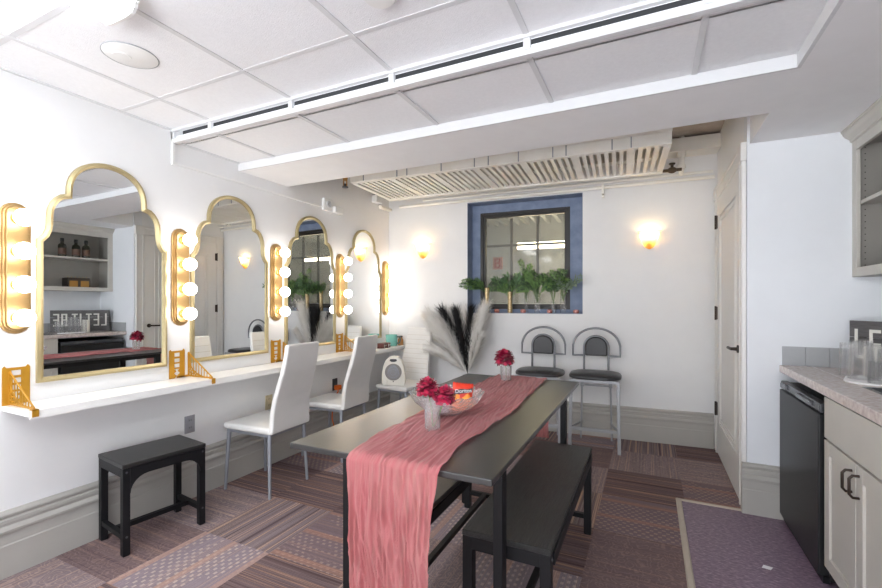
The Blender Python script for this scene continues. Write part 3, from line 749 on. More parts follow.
# gauze runner
def runner():
    import bisect
    yA, yB, zt = 1.300, 3.190, .7525
    Ls = [(-.66, None)]
    def frame(s):       # s: arc length; 0 at the near edge of the table
        r = .010
        if s < 0: return (yA - .006, zt - .006 + s, 'n')
        if s <= yB - yA: return (yA + s, zt, 't')
        return (yB + .006, zt - .006 - (s - (yB - yA)), 'f')
    lk = [(-.66, -.968), (-.2, -.980), (0, -.998), (.3, -1.030), (1.0, -1.040), (1.7, -1.052), (1.89, -1.035), (2.4, -1.02)]
    rk = [(-.66, -.675), (-.2, -.650), (0, -.626), (.25, -.660), (.5, -.640), (.9, -.622), (1.3, -.645), (1.89, -.668), (2.4, -.665)]
    def itp(t, s):
        i = min(max(bisect.bisect([a for a, _ in t], s) - 1, 0), len(t) - 2)
        u = (s - t[i][0]) / (t[i + 1][0] - t[i][0]); u = min(max(u, 0), 1); u = u * u * (3 - 2 * u)
        return t[i][1] * (1 - u) + t[i + 1][1] * u
    NX, NS = 130, 340
    s0, s1 = -.64, 2.32
    vs = []; fs = []
    for j in range(NS + 1):
        s = s0 + (s1 - s0) * j / NS
        y, z, k = frame(s)
        xl = itp(lk, s) + .006 * noise.noise((s * 6, 1, 0)); xr = itp(rk, s) + .008 * noise.noise((s * 5, 7, 0))
        for i in range(NX + 1):
            u = i / NX; x = xl + (xr - xl) * u
            xx = x + .02 * noise.noise((u * 3, s * 3, 5))
            sk = xx + .05 * (s - .8) + .03 * noise.noise((s * 2.2, 4, u * 2))
            r1 = 1 - abs(noise.noise((sk * 42, s * 3.4, 0))) * 2.2; r2 = 1 - abs(noise.noise((sk * 100 + s * 3, s * 8, 3))) * 2.2; r3 = noise.noise((sk * 150, s * 16, 9))
            h = .6 * r1 + .38 * r2 + .16 * r3
            a = .0118 * max(0, h + .2)
            a = max(a, 0.0004)
            if k == 't':
                tt = min(1, min(s, yB - yA - s) / .02); vs.append((x, y, z + a * (.5 + .5 * tt)))
            elif k == 'n':
                hang = min(1, -s / .3); vs.append((x + .004 * noise.noise((u * 8, s * 2, 2)), y - .001 - a * (1 + hang * 1.6) , z))
            else: vs.append((x, y + .001 + a * 1.5, z))
    K = NX + 1
    for j in range(NS):
        for i in range(NX): fs.append((j * K + i, j * K + i + 1, (j + 1) * K + i + 1, (j + 1) * K + i))
    vs = [onT(*p) for p in vs]
    q = MB(); q.add(vs, fs); o = q.build('table_runner', m_runner, smooth=180)
    return tag(o, 'crinkled dusty rose gauze runner draped along the table', 'runner')
runner()

# flowers
m_petal = M('crimson petal', (196, 14, 72), .5, rgb2=(150, 6, 54), nscale=30, sheen=.2)
m_petal2 = M('dark crimson petal', (150, 8, 56), .5, rgb2=(100, 4, 40), nscale=30)
m_stem = M('green stem', (82, 112, 54), .6)
def flower(base, head, r, label, seed):
    rnd = random.Random(seed); base = onT(*base); head = onT(*head); r *= KT
    t_ = thing('flower', label, 'flower', base, 0, 'crimson flowers in vases')
    hv = Vector(head) - Vector(base)
    q = MB(); q.path([(0, 0, 0), tuple(hv * .5 + Vector((.006, 0, 0))), tuple(hv * .98)], .0022, 6); q.build('stem', m_stem, t_)
    q = MB(); N = 230
    for k in range(N):
        zc = 1 - 1.55 * (k + .5) / N; ph = k * 2.39996
        dv = Vector((math.sqrt(max(0, 1 - zc * zc)) * math.cos(ph), math.sqrt(max(0, 1 - zc * zc)) * math.sin(ph), zc))
        rr = r * (.82 + .22 * rnd.random())
        sd = dv.cross(Vector((rnd.uniform(-.3, .3), rnd.uniform(-.3, .3), 1))).normalized() if abs(dv.z) < .97 else Vector((1, 0, 0))
        nn = dv.cross(sd); w_ = r * .17
        b = hv + dv * rr * .30; m_ = hv + dv * rr * .8 + nn * r * .02; e = hv + dv * rr + nn * r * rnd.uniform(-.12, .22)
        q.add([b - sd * w_ * .4, b + sd * w_ * .4, m_ + sd * w_ - nn * r * .05, e + sd * w_ * .5, e - sd * w_ * .5, m_ - sd * w_ - nn * r * .05], [(0, 1, 2, 5), (5, 2, 3, 4)], 0 if rnd.random() < .6 else 1)
    q.build('bloom', [m_petal, m_petal2], t_)
    return t_
def cup_glass(name, label, cat, loc, r0, r1, h, mat, flip=False, group=None, th=.003, foot=None, ribs=0):
    prof = [(0, 0), (r0, 0), (r1, h), (r1 - th, h), (max(r0 - th, .002), .008), (0, .008)]
    if flip: prof = [(a, h - b) for a, b in prof]
    q = MB(); q.lathe(prof, seg=32 if not ribs else ribs)
    o = q.build(name, mat, smooth=40 if not ribs else 10); o.location = (loc[0] * KT, loc[1] * KT, loc[2]); o.scale = (KT, KT, KT)
    return tag(o, label, cat, group)
ZTb = 1.31 + (.760 - 1.31) * KT
cup_glass('flower_vase', 'cut crystal vase nearest the camera on the table runner', 'vase', (-.845, 1.680, ZTb), .033, .036, .130, m_cut, ribs=16)
cup_glass('flower_vase', 'small crystal vase at the far end of the table runner', 'vase', (-.912, 2.966, ZTb), .037, .040, .100, m_cut, ribs=16)
flower((-.846, 1.684, .775), (-.868, 1.675, .935), .054, 'left crimson bloom in the front vase', 1)
flower((-.840, 1.676, .775), (-.793, 1.690, .905), .052, 'right crimson bloom in the front vase, hanging lower', 2)
flower((-.912, 2.966, .775), (-.925, 2.966, .908), .076, 'single crimson bloom in the small vase at the far end of the table', 3)

# crystal bowl with snacks
bw = MB()
n = 40; prof = [(.03, 0), (.055, .004), (.10, .030), (.135, .065), (.158, .105), (.152, .107), (.128, .070), (.094, .037), (.052, .012), (0, .010)]
vs = []; fs = []
for i, (r_, h_) in enumerate(prof):
    for k in range(n * 2):
        a = 2 * PI * k / (n * 2); f_ = 1 + (.035 * math.cos(a * 16) if r_ > .12 else .02 * math.cos(a * 16))
        vs.append((r_ * f_ * math.cos(a), r_ * f_ * math.sin(a), h_ + (.006 * math.cos(a * 16) if r_ > .14 else 0)))
N2 = n * 2
for i in range(len(prof) - 1):
    for k in range(N2): fs.append((i * N2 + k, i * N2 + (k + 1) % N2, (i + 1) * N2 + (k + 1) % N2, (i + 1) * N2 + k))
fs.append(tuple(reversed(range(N2))))
bw.add(vs, fs); o = bw.build('glass_bowl', m_cut, smooth=35); o.location = onT(-.903, 1.950, .762); o.scale = (1.16 * KT, 1.16 * KT, KT)
tag(o, 'scalloped cut crystal bowl of snacks on the runner', 'bowl')
def bag(loc, rot, w_, h_, mats, label, print_fn=None):
    loc = onT(*loc); t_ = thing('snack_bag', label, 'snack', loc, 0, 'snacks in the crystal bowl'); t_.rotation_euler = rot; t_.scale = (KT, KT, KT)
    NXb, NZb = 14, 16; vs = []; fs = []
    for side in (-1, 1):
        for j in range(NZb + 1):
            for i in range(NXb + 1):
                u, v = i / NXb * 2 - 1, j / NZb * 2 - 1
                puff = max(0, (1 - u ** 4) * (1 - abs(v) ** 2.5)) ** .6
                vs.append((u * w_ / 2 * (1 - .05 * (1 - v * v)), side * (.020 * puff + .0006) + .003 * noise.noise((u * 3, v * 3, side)), v * h_ / 2 + .003 * (j in (0, NZb)) * ((i % 2) * 2 - 1)))
    K = NXb + 1; o2 = K * (NZb + 1)
    for j in range(NZb):
        for i in range(NXb):
            a = j * K + i; fs.append((a, a + 1, a + K + 1, a + K)); fs.append((o2 + a, o2 + a + K, o2 + a + K + 1, o2 + a + 1))
    q = MB(); q.add(vs, fs)
    q.m = []
    for j in range(NZb):
        for i in range(NXb):
            v = j / NZb; mi = 0
            if len(mats) > 1: mi = 1 if v < .34 + .12 * math.sin(i * .8) else 0
            q.m += [mi, mi]
    q.build('pouch', mats, t_, smooth=60)
    return t_
m_red = M('red orange crisp bag foil', (226, 62, 32), .3, rgb2=(204, 44, 28), nscale=14)
m_org = M('orange flame foil', (250, 168, 52), .3, rgb2=(238, 110, 34), nscale=30)
dor = bag((-.835, 1.99, .858), (R(-22), R(6), R(26)), .105, .105, [m_red, m_org], 'red and orange crisp bag with white lettering standing in the bowl')
def lettering(txt, size, loc, rot, mat, parent, ext=.0006, name='lettering', shear=0):
    cu = bpy.data.curves.new(name, 'FONT'); cu.body = txt; cu.size = size; cu.extrude = ext; cu.align_x = 'CENTER'; cu.align_y = 'CENTER'; cu.shear = shear
    o = bpy.data.objects.new(name, cu); COL.objects.link(o)
    dg = bpy.context.evaluated_depsgraph_get(); me = bpy.data.meshes.new_from_object(o.evaluated_get(dg))
    bpy.data.objects.remove(o)
    o = bpy.data.objects.new(name, me); COL.objects.link(o); me.materials.clear(); me.materials.append(mat)
    o.location = loc; o.rotation_euler = rot
    if parent: o.parent = parent
    return o
MB().prism([(-.046, .003), (-.017, .017), (.025, .019), (.047, .028), (.043, .008), (.008, -.002), (-.040, -.012)], lambda a, b, d_: (a, d_, b), -.0235, -.0215).build('banner', M('black banner print', (30, 26, 28), .35), dor)
lettering('Doritos', .026, (.002, -.0242, .008), (R(90), R(-9), 0), m_paper, dor)
bag((-.915, 1.90, .805), (R(-75), R(0), R(10)), .10, .09, [M('pale foil', (206, 196, 206), .25, .3)], 'pale foil snack packet lying low in the near side of the bowl')
bag((-.835, 1.955, .812), (R(-70), R(0), R(-20)), .10, .08, [M('orange crisp foil', (240, 124, 90), .35)], 'orange snack packet lying under the red bag in the bowl')
bag((-.935, 2.04, .815), (R(-75), R(10), R(100)), .11, .10, [M('pink foil', (226, 126, 120), .3)], 'pink snack packet at the back of the bowl')

# ------------------------------------------------------------------ bar stools
def bar_stool(loc, rz, label):
    """faces -Y; origin under seat centre"""
    t_ = thing('bar_stool', label, 'stool', loc, rz, 'bar stools by the far wall')
    q = MB(); vs = []; fs = []
    n = 40
    rings = [(.90, -.022), (.99, -.014), (1.0, .0), (.96, .016), (.80, .026), (.5, .030), (0.02, .031)]
    for r_, h_ in rings:
        for k in range(n):
            a = 2 * PI * k / n; e = .62
            cx_, sy_ = math.cos(a), math.sin(a)
            vs.append((.226 * r_ * math.copysign(abs(cx_) ** e, cx_), .200 * r_ * math.copysign(abs(sy_) ** e, sy_), .645 + h_))
    for i in range(len(rings) - 1):
        for k in range(n): fs.append((i * n + k, i * n + (k + 1) % n, (i + 1) * n + (k + 1) % n, (i + 1) * n + k))
    fs.append(tuple(reversed(range(n)))); fs.append(tuple(range((len(rings) - 1) * n, len(rings) * n)))
    q.add(vs, fs); q.build('seat', m_blackleather, t_, smooth=50)
    yb = .185
    for sx in (-1, 1):
        MB().bar((sx * .195, -.175, .625), (sx * .205, -.185, 0), .028, .028).build('leg', m_grey, t_, bevel=.003)
        q = MB(); q.bar((sx * .125, yb, .63), (sx * .128, yb, .50), .030, .012, up=(0, 1, 0)); q.path([(sx * .128, yb, .51), (sx * .14, yb + .005, 0)], .009, 10); q.build('leg', m_grey, t_, smooth=40)
    fr = MB(); fr.bar((-.128, yb, .515), (.128, yb, .515), .012, .014)
    fr.bar((-.198, -.18, .615), (.198, -.18, .615), .022, .022); fr.bar((-.19, -.175, .615), (-.125, yb, .615), .018, .018); fr.bar((.19, -.175, .615), (.125, yb, .615), .018, .018)
    fr.build('seat_frame', m_grey, t_)
    fr = MB(); fr.bar((-.20, -.182, .19), (.20, -.182, .19), .024, .026)
    for sx in (-1, 1): fr.bar((sx * .203, -.18, .19), (sx * .135, yb, .16), .012, .014)
    fr.build('footrest', m_grey, t_)
    # back: posts rising into an inner hoop with pad, short stubs to an outer hoop
    zp = .76; q = MB()
    ri, ro = .110, .212
    pts = [(-ri, yb, .62), (-ri, yb, zp + .12)] + [(-ri * math.cos(PI * k / 16), yb, zp + .12 + ri * .98 * math.sin(PI * k / 16)) for k in range(1, 16)] + [(ri, yb, zp + .12), (ri, yb, .62)]
    q.path(pts, .0105, 8, up=(0, 1, 0))
    h0 = .80
    pts = [(-ri, yb, h0), (-ro, yb, h0), (-ro, yb, h0 + .10)] + [(-ro * math.cos(PI * k / 24), yb, h0 + .08 + ro * .86 * math.sin(PI * k / 24)) for k in range(1, 24)] + [(ro, yb, h0 + .10), (ro, yb, h0), (ri, yb, h0)]
    q.path(pts, .0105, 8, up=(0, 1, 0))
    q.build('back_frame', m_darkchrome, t_, smooth=60)
    pp = [(-.098, .80), (.098, .80)] + [(.098 * math.cos(PI * k / 14), .885 + .095 * math.sin(PI * k / 14)) for k in range(0, 15)]
    q = MB(); q.prism(pp, lambda a, b, d_: (a, d_, b), yb - .022, yb + .012); q.build('backrest', m_blackleather, t_, bevel=.010, seg=3, smooth=60)
    return t_
m_darkchrome = M('dark satin chrome tube', (136, 138, 142), .35, .6)
bar_stool((-.945, 4.175, 0), FB, 'black seated bar stool with a hoop back, left of the pair by the far wall')
bar_stool((-.448, 4.205, 0), FB, 'black seated bar stool with a hoop back, right of the pair, fully in view')

# ------------------------------------------------------------------ pampas in a floor vase
pv = MB(); pv.lathe([(0, 0), (.09, 0), (.105, .05), (.11, .20), (.085, .40), (.05, .50), (.048, .55), (.040, .55), (.042, .50), (.076, .40), (.10, .20), (0, .03)], (0, 0, 0), seg=32)
o = pv.build('floor_vase', M('matt black ceramic', (40, 40, 42), .5), smooth=40); o.location = (-1.715, 4.22, 0); tag(o, 'tall black floor vase holding pampas plumes behind the table', 'vase')
m_pw = M('white pampas', (244, 242, 238), .9, rgb2=(226, 222, 216)); m_pb = M('black pampas', (34, 32, 34), .9, rgb2=(20, 19, 20))
def plume(tip, mid, mat, label, seed, wd=.085, n=420):
    n = int(n * (3.6 if mat is m_pw else 2.8)); wd *= 1.5 if mat is m_pw else 1.6
    rnd = random.Random(seed); base = Vector((-1.715 + rnd.uniform(-.015, .015), 4.22 + rnd.uniform(-.015, .015), .06)); nk = Vector((-1.712, 4.22, .56))
    t_ = thing('pampas_plume', label, 'plume', tuple(base), 0, 'white pampas plumes' if mat is m_pw else 'black pampas plumes')
    P = [base, nk, Vector(mid), Vector(tip)]
    def at(u):      # stem curve above the neck
        a, b, c_ = P[1], P[2], P[3]
        return a * (1 - u) ** 2 + b * 2 * u * (1 - u) + c_ * u * u
    q = MB(); q.path([tuple(base - base)] + [tuple(at(k / 8) - base) for k in range(9)], [.003] * 9 + [.0015], 6); q.build('stem', mat, t_)
    q = MB()
    for k in range(n):
        u = .06 + .94 * rnd.random() ** .75; p = at(u); d_ = (at(min(1, u + .02)) - at(u - .02)).normalized()
        sd = Vector((rnd.gauss(0, 1), rnd.gauss(0, 1), rnd.gauss(0, 1))); sd = (sd - d_ * sd.dot(d_)).normalized()
        ln = wd * rnd.uniform(.35, 1.25) * min(1, .25 + u * 1.7) * (1.1 - .3 * u)
        sp_ = rnd.uniform(.25, .8)
        e1 = p + d_ * ln * .8 + sd * ln * sp_ * .6; e2 = p + d_ * ln * 1.45 + sd * ln * sp_ * 1.15 + Vector((0, 0, -.02 * rnd.random()))
        s_ = d_.cross(sd) * .0022
        p, e1, e2 = p - base, e1 - base, e2 - base
        q.add([p - s_, p + s_, e1 + s_, e1 - s_, e2 + s_ * .2, e2 - s_ * .2], [(0, 1, 2, 3), (3, 2, 4, 5)])
    q.build('feather', mat, t_)
plume((-2.11, 4.20, 1.11), (-1.90, 4.21, .92), m_pw, 'white pampas plume leaning far left, its tip beside the ribbed chair', 11, .10, 700)
plume((-2.04, 4.13, .80), (-1.86, 4.16, .74), m_pw, 'low white pampas plume drooping left behind the table', 12, .085, 500)
plume((-1.99, 4.22, 1.02), (-1.84, 4.22, .86), m_pw, 'white pampas plume in the middle of the left spray', 15, .095, 600)
plume((-2.07, 4.22, 1.00), (-1.90, 4.20, .84), m_pw, 'white pampas plume behind the far left one, tip a little lower', 16, .10, 600)
plume((-1.95, 4.15, .96), (-1.83, 4.17, .80), m_pw, 'white pampas plume low in front of the black ones', 18, .09, 500)
plume((-1.60, 4.27, 1.13), (-1.67, 4.25, .88), m_pw, 'white pampas plume close behind the upright right one', 17, .08, 500)
plume((-1.54, 4.22, 1.20), (-1.63, 4.22, .90), m_pw, 'white pampas plume standing upright right of the black ones', 13, .085, 600)
plume((-1.55, 4.14, .92), (-1.61, 4.18, .78), m_pw, 'short white pampas plume at the right of the spray', 14, .06, 350)
plume((-1.99, 4.25, 1.17), (-1.85, 4.24, .92), m_pb, 'black pampas plume leaning left over the white spray', 21, .075, 560)
plume((-1.82, 4.18, 1.17), (-1.77, 4.20, .90), m_pb, 'black pampas plume in the centre of the bunch', 22, .07, 560)
plume((-1.69, 4.24, 1.19), (-1.715, 4.23, .90), m_pb, 'black pampas plume reaching up to the window corner', 23, .065, 560)

# ------------------------------------------------------------------ window sill plants
m_leafd = M('dark green fern', (56, 82, 50), .5, rgb2=(40, 62, 40))  # darker leaf green mixed in among the fronds
m_leaf = M('mid green fern', (112, 146, 82), .5, rgb2=(82, 116, 62), nscale=20); m_leaf2 = M('deep green broad leaf', (80, 116, 70), .4, rgb2=(52, 84, 52), nscale=15); m_leaf3 = M('grey green eucalyptus', (120, 138, 116), .6)
m_gv = M('gold mosaic', (222, 196, 146), .3, .35, rgb2=(74, 50, 28), nscale=110)
ZSi = WZ0 + .0045
def greens(u, dd, z0, z1, spread, n, mat, label, seed, kind='fern', lean=0.0):
    n = int(n * 2.2); rnd = random.Random(seed); b = Vector(far(u, dd, z0))
    t_ = thing('fern_bunch', label, 'plant', tuple(b), FB, 'greenery on the window sill')
    st = MB(); lf = MB()
    for k in range(n):
        th = rnd.uniform(-1, 1); hh = (z1 - z0) * rnd.uniform(.62, 1.0); out = spread * 1.15 * th + lean
        back = rnd.uniform(-.09, .05) if abs(lean) < .05 else rnd.uniform(-.20, -.10)
        P = [Vector((0, 0, .01)), Vector((out * .25, back * .3, hh * .55)), Vector((out * .65, back * .8, hh * .92)), Vector((out * 1.1, back * 1.1, hh * rnd.uniform(.72, 1.0)))]
        def at(v):
            a, b2, c_, d_ = P; return a * (1 - v) ** 3 + b2 * 3 * v * (1 - v) ** 2 + c_ * 3 * v * v * (1 - v) + d_ * v ** 3
        st.path([tuple(at(v / 6)) for v in range(7)], .0018, 5)
        m_ = 30 if kind == 'fern' else 8
        for j in range(m_):
            v = .38 + .62 * (j + .5) / m_; p = at(v); tg = (at(min(1, v + .03)) - at(v - .03)).normalized()
            for sgn in (-1, 1):
                sd = tg.cross(Vector((rnd.uniform(-.9, .9), 1, rnd.uniform(-.6, .6)))).normalized() * sgn
                if kind == 'fern': L_ = .044 * math.sin(PI * (.16 + .84 * (1 - v) / .62 * .9)) * rnd.uniform(.7, 1.15) + .005; W_ = .0085
                else: L_ = .052 * rnd.uniform(.7, 1.1); W_ = .022 * rnd.uniform(.8, 1.1)
                dr = (sd + tg * .55).normalized(); nn = dr.cross(tg).normalized() * .25; wv = tg * W_ * .5
                e = p + dr * L_ + nn * L_ * rnd.uniform(-.5, .5); mp = p + dr * L_ * .5
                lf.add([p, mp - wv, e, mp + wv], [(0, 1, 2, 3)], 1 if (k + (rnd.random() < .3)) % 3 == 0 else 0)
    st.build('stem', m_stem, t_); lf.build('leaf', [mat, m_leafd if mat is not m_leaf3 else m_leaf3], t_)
def sill_vase(u, dd, h, r, mat, label, gold=False):
    b = far(u, dd, ZSi)
    prof = [(0, 0), (r, 0), (r, h), (r - .003, h), (r - .003, .008), (0, .008)] if not gold else [(0, 0), (r, 0), (r * 1.05, h * .12), (r * .82, h * .5), (r, h), (r - .003, h), (r * .80 - .003, h * .5), (0, .01)]
    q = MB(); q.lathe(prof, seg=24); o = q.build('bud_vase', mat, smooth=40); o.location = b
    return tag(o, label, 'vase', 'vases on the window sill')
sill_vase(-1.600, -.045, .27, .026, m_gv, 'gold mosaic vase at the left end of the window sill', True)
sill_vase(-1.345, -.045, .225, .025, m_gv, 'gold mosaic vase second from the left on the window sill', True)
sill_vase(-1.185, -.125, .205, .022, m_tumb, 'tall clear vase set back in the middle of the sill')
sill_vase(-1.055, -.045, .20, .030, m_tumb, 'clear vase in front, right of the middle of the sill')
sill_vase(-.900, -.115, .150, .026, m_tumb, 'clear vase set back between the two right front vases')
sill_vase(-.795, -.045, .22, .028, m_tumb, 'clear vase at the right end of the window sill')
greens(-1.600, -.045, ZSi + .20, 1.56, .09, 5, m_leaf, 'small fern spray spilling left from the leftmost gold vase', 31, lean=-.13)
greens(-1.345, -.045, ZSi + .14, 1.63, .17, 7, m_leaf2, 'dark broad leaf bunch in the second gold vase', 32, 'broad')
greens(-1.345, -.050, ZSi + .13, 1.57, .20, 5, m_leaf, 'feathery fern spray in the second gold vase', 36)
greens(-1.185, -.125, ZSi + .10, 1.82, .10, 5, m_leaf, 'tallest fern in the middle of the window', 33, lean=-.03)
greens(-1.055, -.045, ZSi + .10, 1.65, .13, 7, m_leaf, 'bright fern bunch in the clear vase right of the middle', 34)
greens(-.900, -.115, ZSi + .08, 1.66, .12, 6, m_leaf2, 'dark leafy bunch in the vase set back on the right', 37, 'broad')
greens(-.795, -.045, ZSi + .11, 1.69, .12, 6, m_leaf, 'fern bunch in the vase at the right end of the sill', 35)
greens(-.795, -.050, ZSi + .11, 1.62, .15, 3, m_leaf3, 'grey green eucalyptus sprig at the right end of the sill', 38, 'broad', lean=.09)
m_pinkg = M('rose mercury glass', (228, 176, 166), .15, .4, rgb2=(160, 70, 66), nscale=50)
for u, lab in ((-1.485, 'leftmost of the four pink votive holders on the sill'), (-1.20, 'pink votive holder second from the left on the sill'), (-.925, 'pink votive holder third from the left on the sill'), (-.665, 'pink votive holder at the right end of the sill')):
    t_ = thing('votive_holder', lab, 'candle holder', far(u, -.03, ZSi), 0, 'votive holders on the sill')
    MB().lathe([(0, 0), (.022, 0), (.030, .014), (.028, .030), (.022, .038), (.020, .036), (.024, .02), (0, .008)], seg=20).build('cup', m_pinkg, t_, smooth=40)
    MB().lathe([(.016, .010), (.016, .028), (0, .028)], seg=14).build('candle', m_paper, t_, smooth=40)

# ------------------------------------------------------------------ kitchenette
CX = .72
cb = thing('base_cabinet', 'greige base cabinet with two doors and dark pulls under the worktop', 'cabinet')
MB().box(CX + .02, XB - .002, 1.10, 1.12, .10, .886).box(CX + .02, XB - .002, 2.535, 2.555, .10, .886).box(XB - .02, XB - .002, 1.12, 2.535, .10, .886).box(CX + .02, XB - .02, 1.12, 2.535, .10, .12).box(CX + .02, CX + .04, 1.12, 2.535, .12, .886).box(CX + .07, XB - .002, 1.12, 2.555, 0, .10).build('body', m_cab, cb)
def door_front(y0, y1, z0, z1, name, panel=True):
    q = MB(); x1 = CX + .0195; x0 = CX
    if panel:
        f_ = .058
        q.box(x0, x1, y0, y0 + f_, z0, z1).box(x0, x1, y1 - f_, y1, z0, z1).box(x0, x1, y0 + f_, y1 - f_, z0, z0 + f_).box(x0, x1, y0 + f_, y1 - f_, z1 - f_, z1).box(x0 + .009, x1, y0 + f_, y1 - f_, z0 + f_, z1 - f_)
    else: q.box(x0, x1, y0, y1, z0, z1)
    return q.build(name, m_cab, cb, bevel=.002)
def pull(y, z, parent):
    q = MB(); h = .042
    q.path([(CX, y, z + h), (CX - .020, y, z + h), (CX - .030, y, z + h - .012), (CX - .030, y, z - h + .012), (CX - .020, y, z - h), (CX, y, z - h)], .0055, 8)
    q.build('handle', m_bronze, parent, smooth=60)
door_front(1.12, 2.548, .695, .880, 'drawer_front', False)
da = door_front(2.215, 2.548, .11, .685, 'door'); pull(2.245, .605, da)
db = door_front(1.72, 2.209, .11, .685, 'door'); pull(2.179, .605, db)
dc = door_front(1.12, 1.714, .11, .685, 'door'); pull(1.148, .605, dc)

wt = MB(); wx = .712
SK = (.87, 1.22, 1.95, 2.56)
z0, z1 = .888, .930
wt.box(wx, SK[0], 1.08, NY - .001, z0, z1).box(SK[1], XB - .001, 1.08, NY - .001, z0, z1).box(SK[0], SK[1], 1.08, SK[2], z0, z1).box(SK[0], SK[1], SK[3], NY - .001, z0, z1)
tag(wt.build('worktop', m_stone, bevel=.004), 'speckled beige stone worktop of the kitchenette', 'worktop')
sk = MB(); a, b_, c_, d_ = SK; g_ = .003
sk.box(a + g_, a + g_ + .004, c_ + g_, d_ - g_, .76, .9315).box(b_ - g_ - .004, b_ - g_, c_ + g_, d_ - g_, .76, .9315).box(a + g_, b_ - g_, c_ + g_, c_ + g_ + .004, .76, .9315).box(a + g_, b_ - g_, d_ - g_ - .004, d_ - g_, .76, .9315).box(a + g_, b_ - g_, c_ + g_, d_ - g_, .755, .76)
ring_ = [(a - .012, c_ - .012), (b_ + .012, c_ - .012), (b_ + .012, d_ + .012), (a - .012, d_ + .012)]
sk.box(a - .012, a + g_ + .004, c_ - .012, d_ + .012, .930, .933).box(b_ - g_ - .004, b_ + .012, c_ - .012, d_ + .012, .930, .933).box(a, b_, c_ - .012, c_ + g_ + .004, .930, .933).box(a, b_, d_ - g_ - .004, d_ + .012, .930, .933)
tag(sk.build('sink', m_steel), 'stainless sink let into the stone worktop', 'sink')
bs = MB()
for k in range(6): bs.box(.726 + k * .112, .726 + k * .112 + .1105, NY - .009, NY - .0005, .9305, 1.044)
for k in range(18): bs.box(XB - .009, XB - .0005, NY - .01 - (k + 1) * .112, NY - .01 - k * .112 - .0015, .9305, 1.044)
struct('trim_2', bs, m_bs, bevel=.0015)

fr = thing('mini_fridge', 'black mini fridge under the worktop beside the cabinet', 'fridge')
MB().box(.75, XB - .03, 2.58, 3.235, .02, .835).box(.80, XB - .05, 2.62, 3.2, 0, .02).build('body', m_fridge, fr, bevel=.004)
MB().box(.706, .748, 2.575, 3.24, .045, .792).build('door', m_fridge, fr, bevel=.006)
MB().box(.712, .748, 2.575, 3.24, .797, .842).build('control_strip', M('dark grey fridge trim', (74, 76, 80), .25, .3), fr, bevel=.006)
m_badge = M('silver fridge badge', (120, 122, 126), .25, .7)
MB().box(.700, .712, 2.68, 2.90, .808, .830).build('badge', m_badge, fr, bevel=.002)
MB().box(.700, .712, 3.10, 3.20, .806, .834).build('latch', m_badge, fr, bevel=.002)
MB().box(.725, .75, 2.58, 3.235, .01, .042).build('kick_plate', m_black, fr)

uc = thing('wall_cabinet', 'greige open wall cabinet with a crown moulding over the worktop', 'cabinet')
UX, UY0, UY1, UZ0, UZ1 = 1.05, 1.30, NY - .001, 1.455, 2.225
q = MB()
q.box(UX + .02, XB - .001, UY1 - .02, UY1, UZ0, UZ1).box(UX + .02, XB - .001, UY0, UY0 + .02, UZ0, UZ1).box(UX + .02, XB - .001, UY0, UY1, UZ0, UZ0 + .02).box(UX + .02, XB - .001, UY0, UY1, UZ1 - .02, UZ1).box(XB - .012, XB - .001, UY0, UY1, UZ0, UZ1)
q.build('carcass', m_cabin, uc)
q = MB()
for y0, y1 in ((UY1 - .055, UY1), (2.42, 2.48), (UY0, UY0 + .055)): q.box(UX, UX + .0195, y0, y1, UZ0, UZ1)
for y0, y1 in ((UY0 + .055, 2.42), (2.48, UY1 - .055)): q.box(UX, UX + .0195, y0, y1, UZ0, UZ0 + .05).box(UX, UX + .0195, y0, y1, UZ1 - .055, UZ1)
q.build('face_frame', m_cab, uc, bevel=.002)
MB().box(UX + .022, XB - .014, UY0 + .021, UY1 - .021, 1.862, 1.884).build('shelf', m_cab, uc, bevel=.002)
CP = [(0, 0), (-.012, .004), (-.012, .014), (-.020, .022), (-.034, .032), (-.044, .046), (-.046, .056), (-.052, .058), (-.052, .070), (0, .070)]
q = MB(); q.prism(CP, lambda a, b, d_: (UX + a + .002, d_, UZ1 + b), UY0 - .05, UY1); q.build('crown', m_cab, uc)
q = MB()
for z in [1.52 + k * .035 for k in range(20)]:
    for xx in (1.10,): q.lathe([(.003, -.0205), (.003, -.0215), (0, -.0215)], (xx, UY1, z), ax='y', seg=8)
q.build('peg_hole', m_bronze, uc)
# bottles and box in the wall cabinet (seen in the nearest mirror)
m_btl = M('dark green bottle glass', (34, 36, 22), .12); m_lab = M('brown bottle label', (96, 70, 58), .6)
for y, lab in ((3.03, 'dark bottle on the open cabinet shelf, nearest the door wall'), (2.92, 'middle dark bottle of the three on the cabinet shelf'), (2.775, 'dark bottle on the cabinet shelf, set apart from the other two')):
    t_ = thing('bottle', lab, 'bottle', (1.19, y, 1.8845), 0, 'bottles in the wall cabinet')
    MB().lathe([(0, 0), (.040, 0), (.042, .01), (.042, .135), (.036, .158), (.018, .172), (.016, .20), (0, .20)], seg=24).build('glass', m_btl, t_, smooth=40)
    MB().lathe([(.0424, .03), (.0424, .11)], seg=24).build('paper_label', m_lab, t_, smooth=40)
    MB().lathe([(.020, .195), (.020, .235), (0, .235)], seg=16).build('cap', m_black, t_, smooth=40)
t_ = thing('keepsake_box', 'dark box with two brass clasps on the cabinet floor', 'box', (1.20, 2.93, 1.4755))
MB().box(-.07, .07, -.125, .125, 0, .15).build('body', M('dark lacquered wood', (34, 26, 22), .3), t_, bevel=.006)
for y in (-.06, .06):
    q = MB().box(-.073, -.0705, y - .045, y + .045, .03, .11); q.build('brass_plate', M('polished brass plate', (150, 116, 66), .3, .9), t_, bevel=.001)
q = MB()
for k in range(6): q.tube((-.02, -.10 + k * .04, .15), (-.02, -.10 + k * .04, .168), .004, .002, 8)
q.build('stud', m_gold, t_)

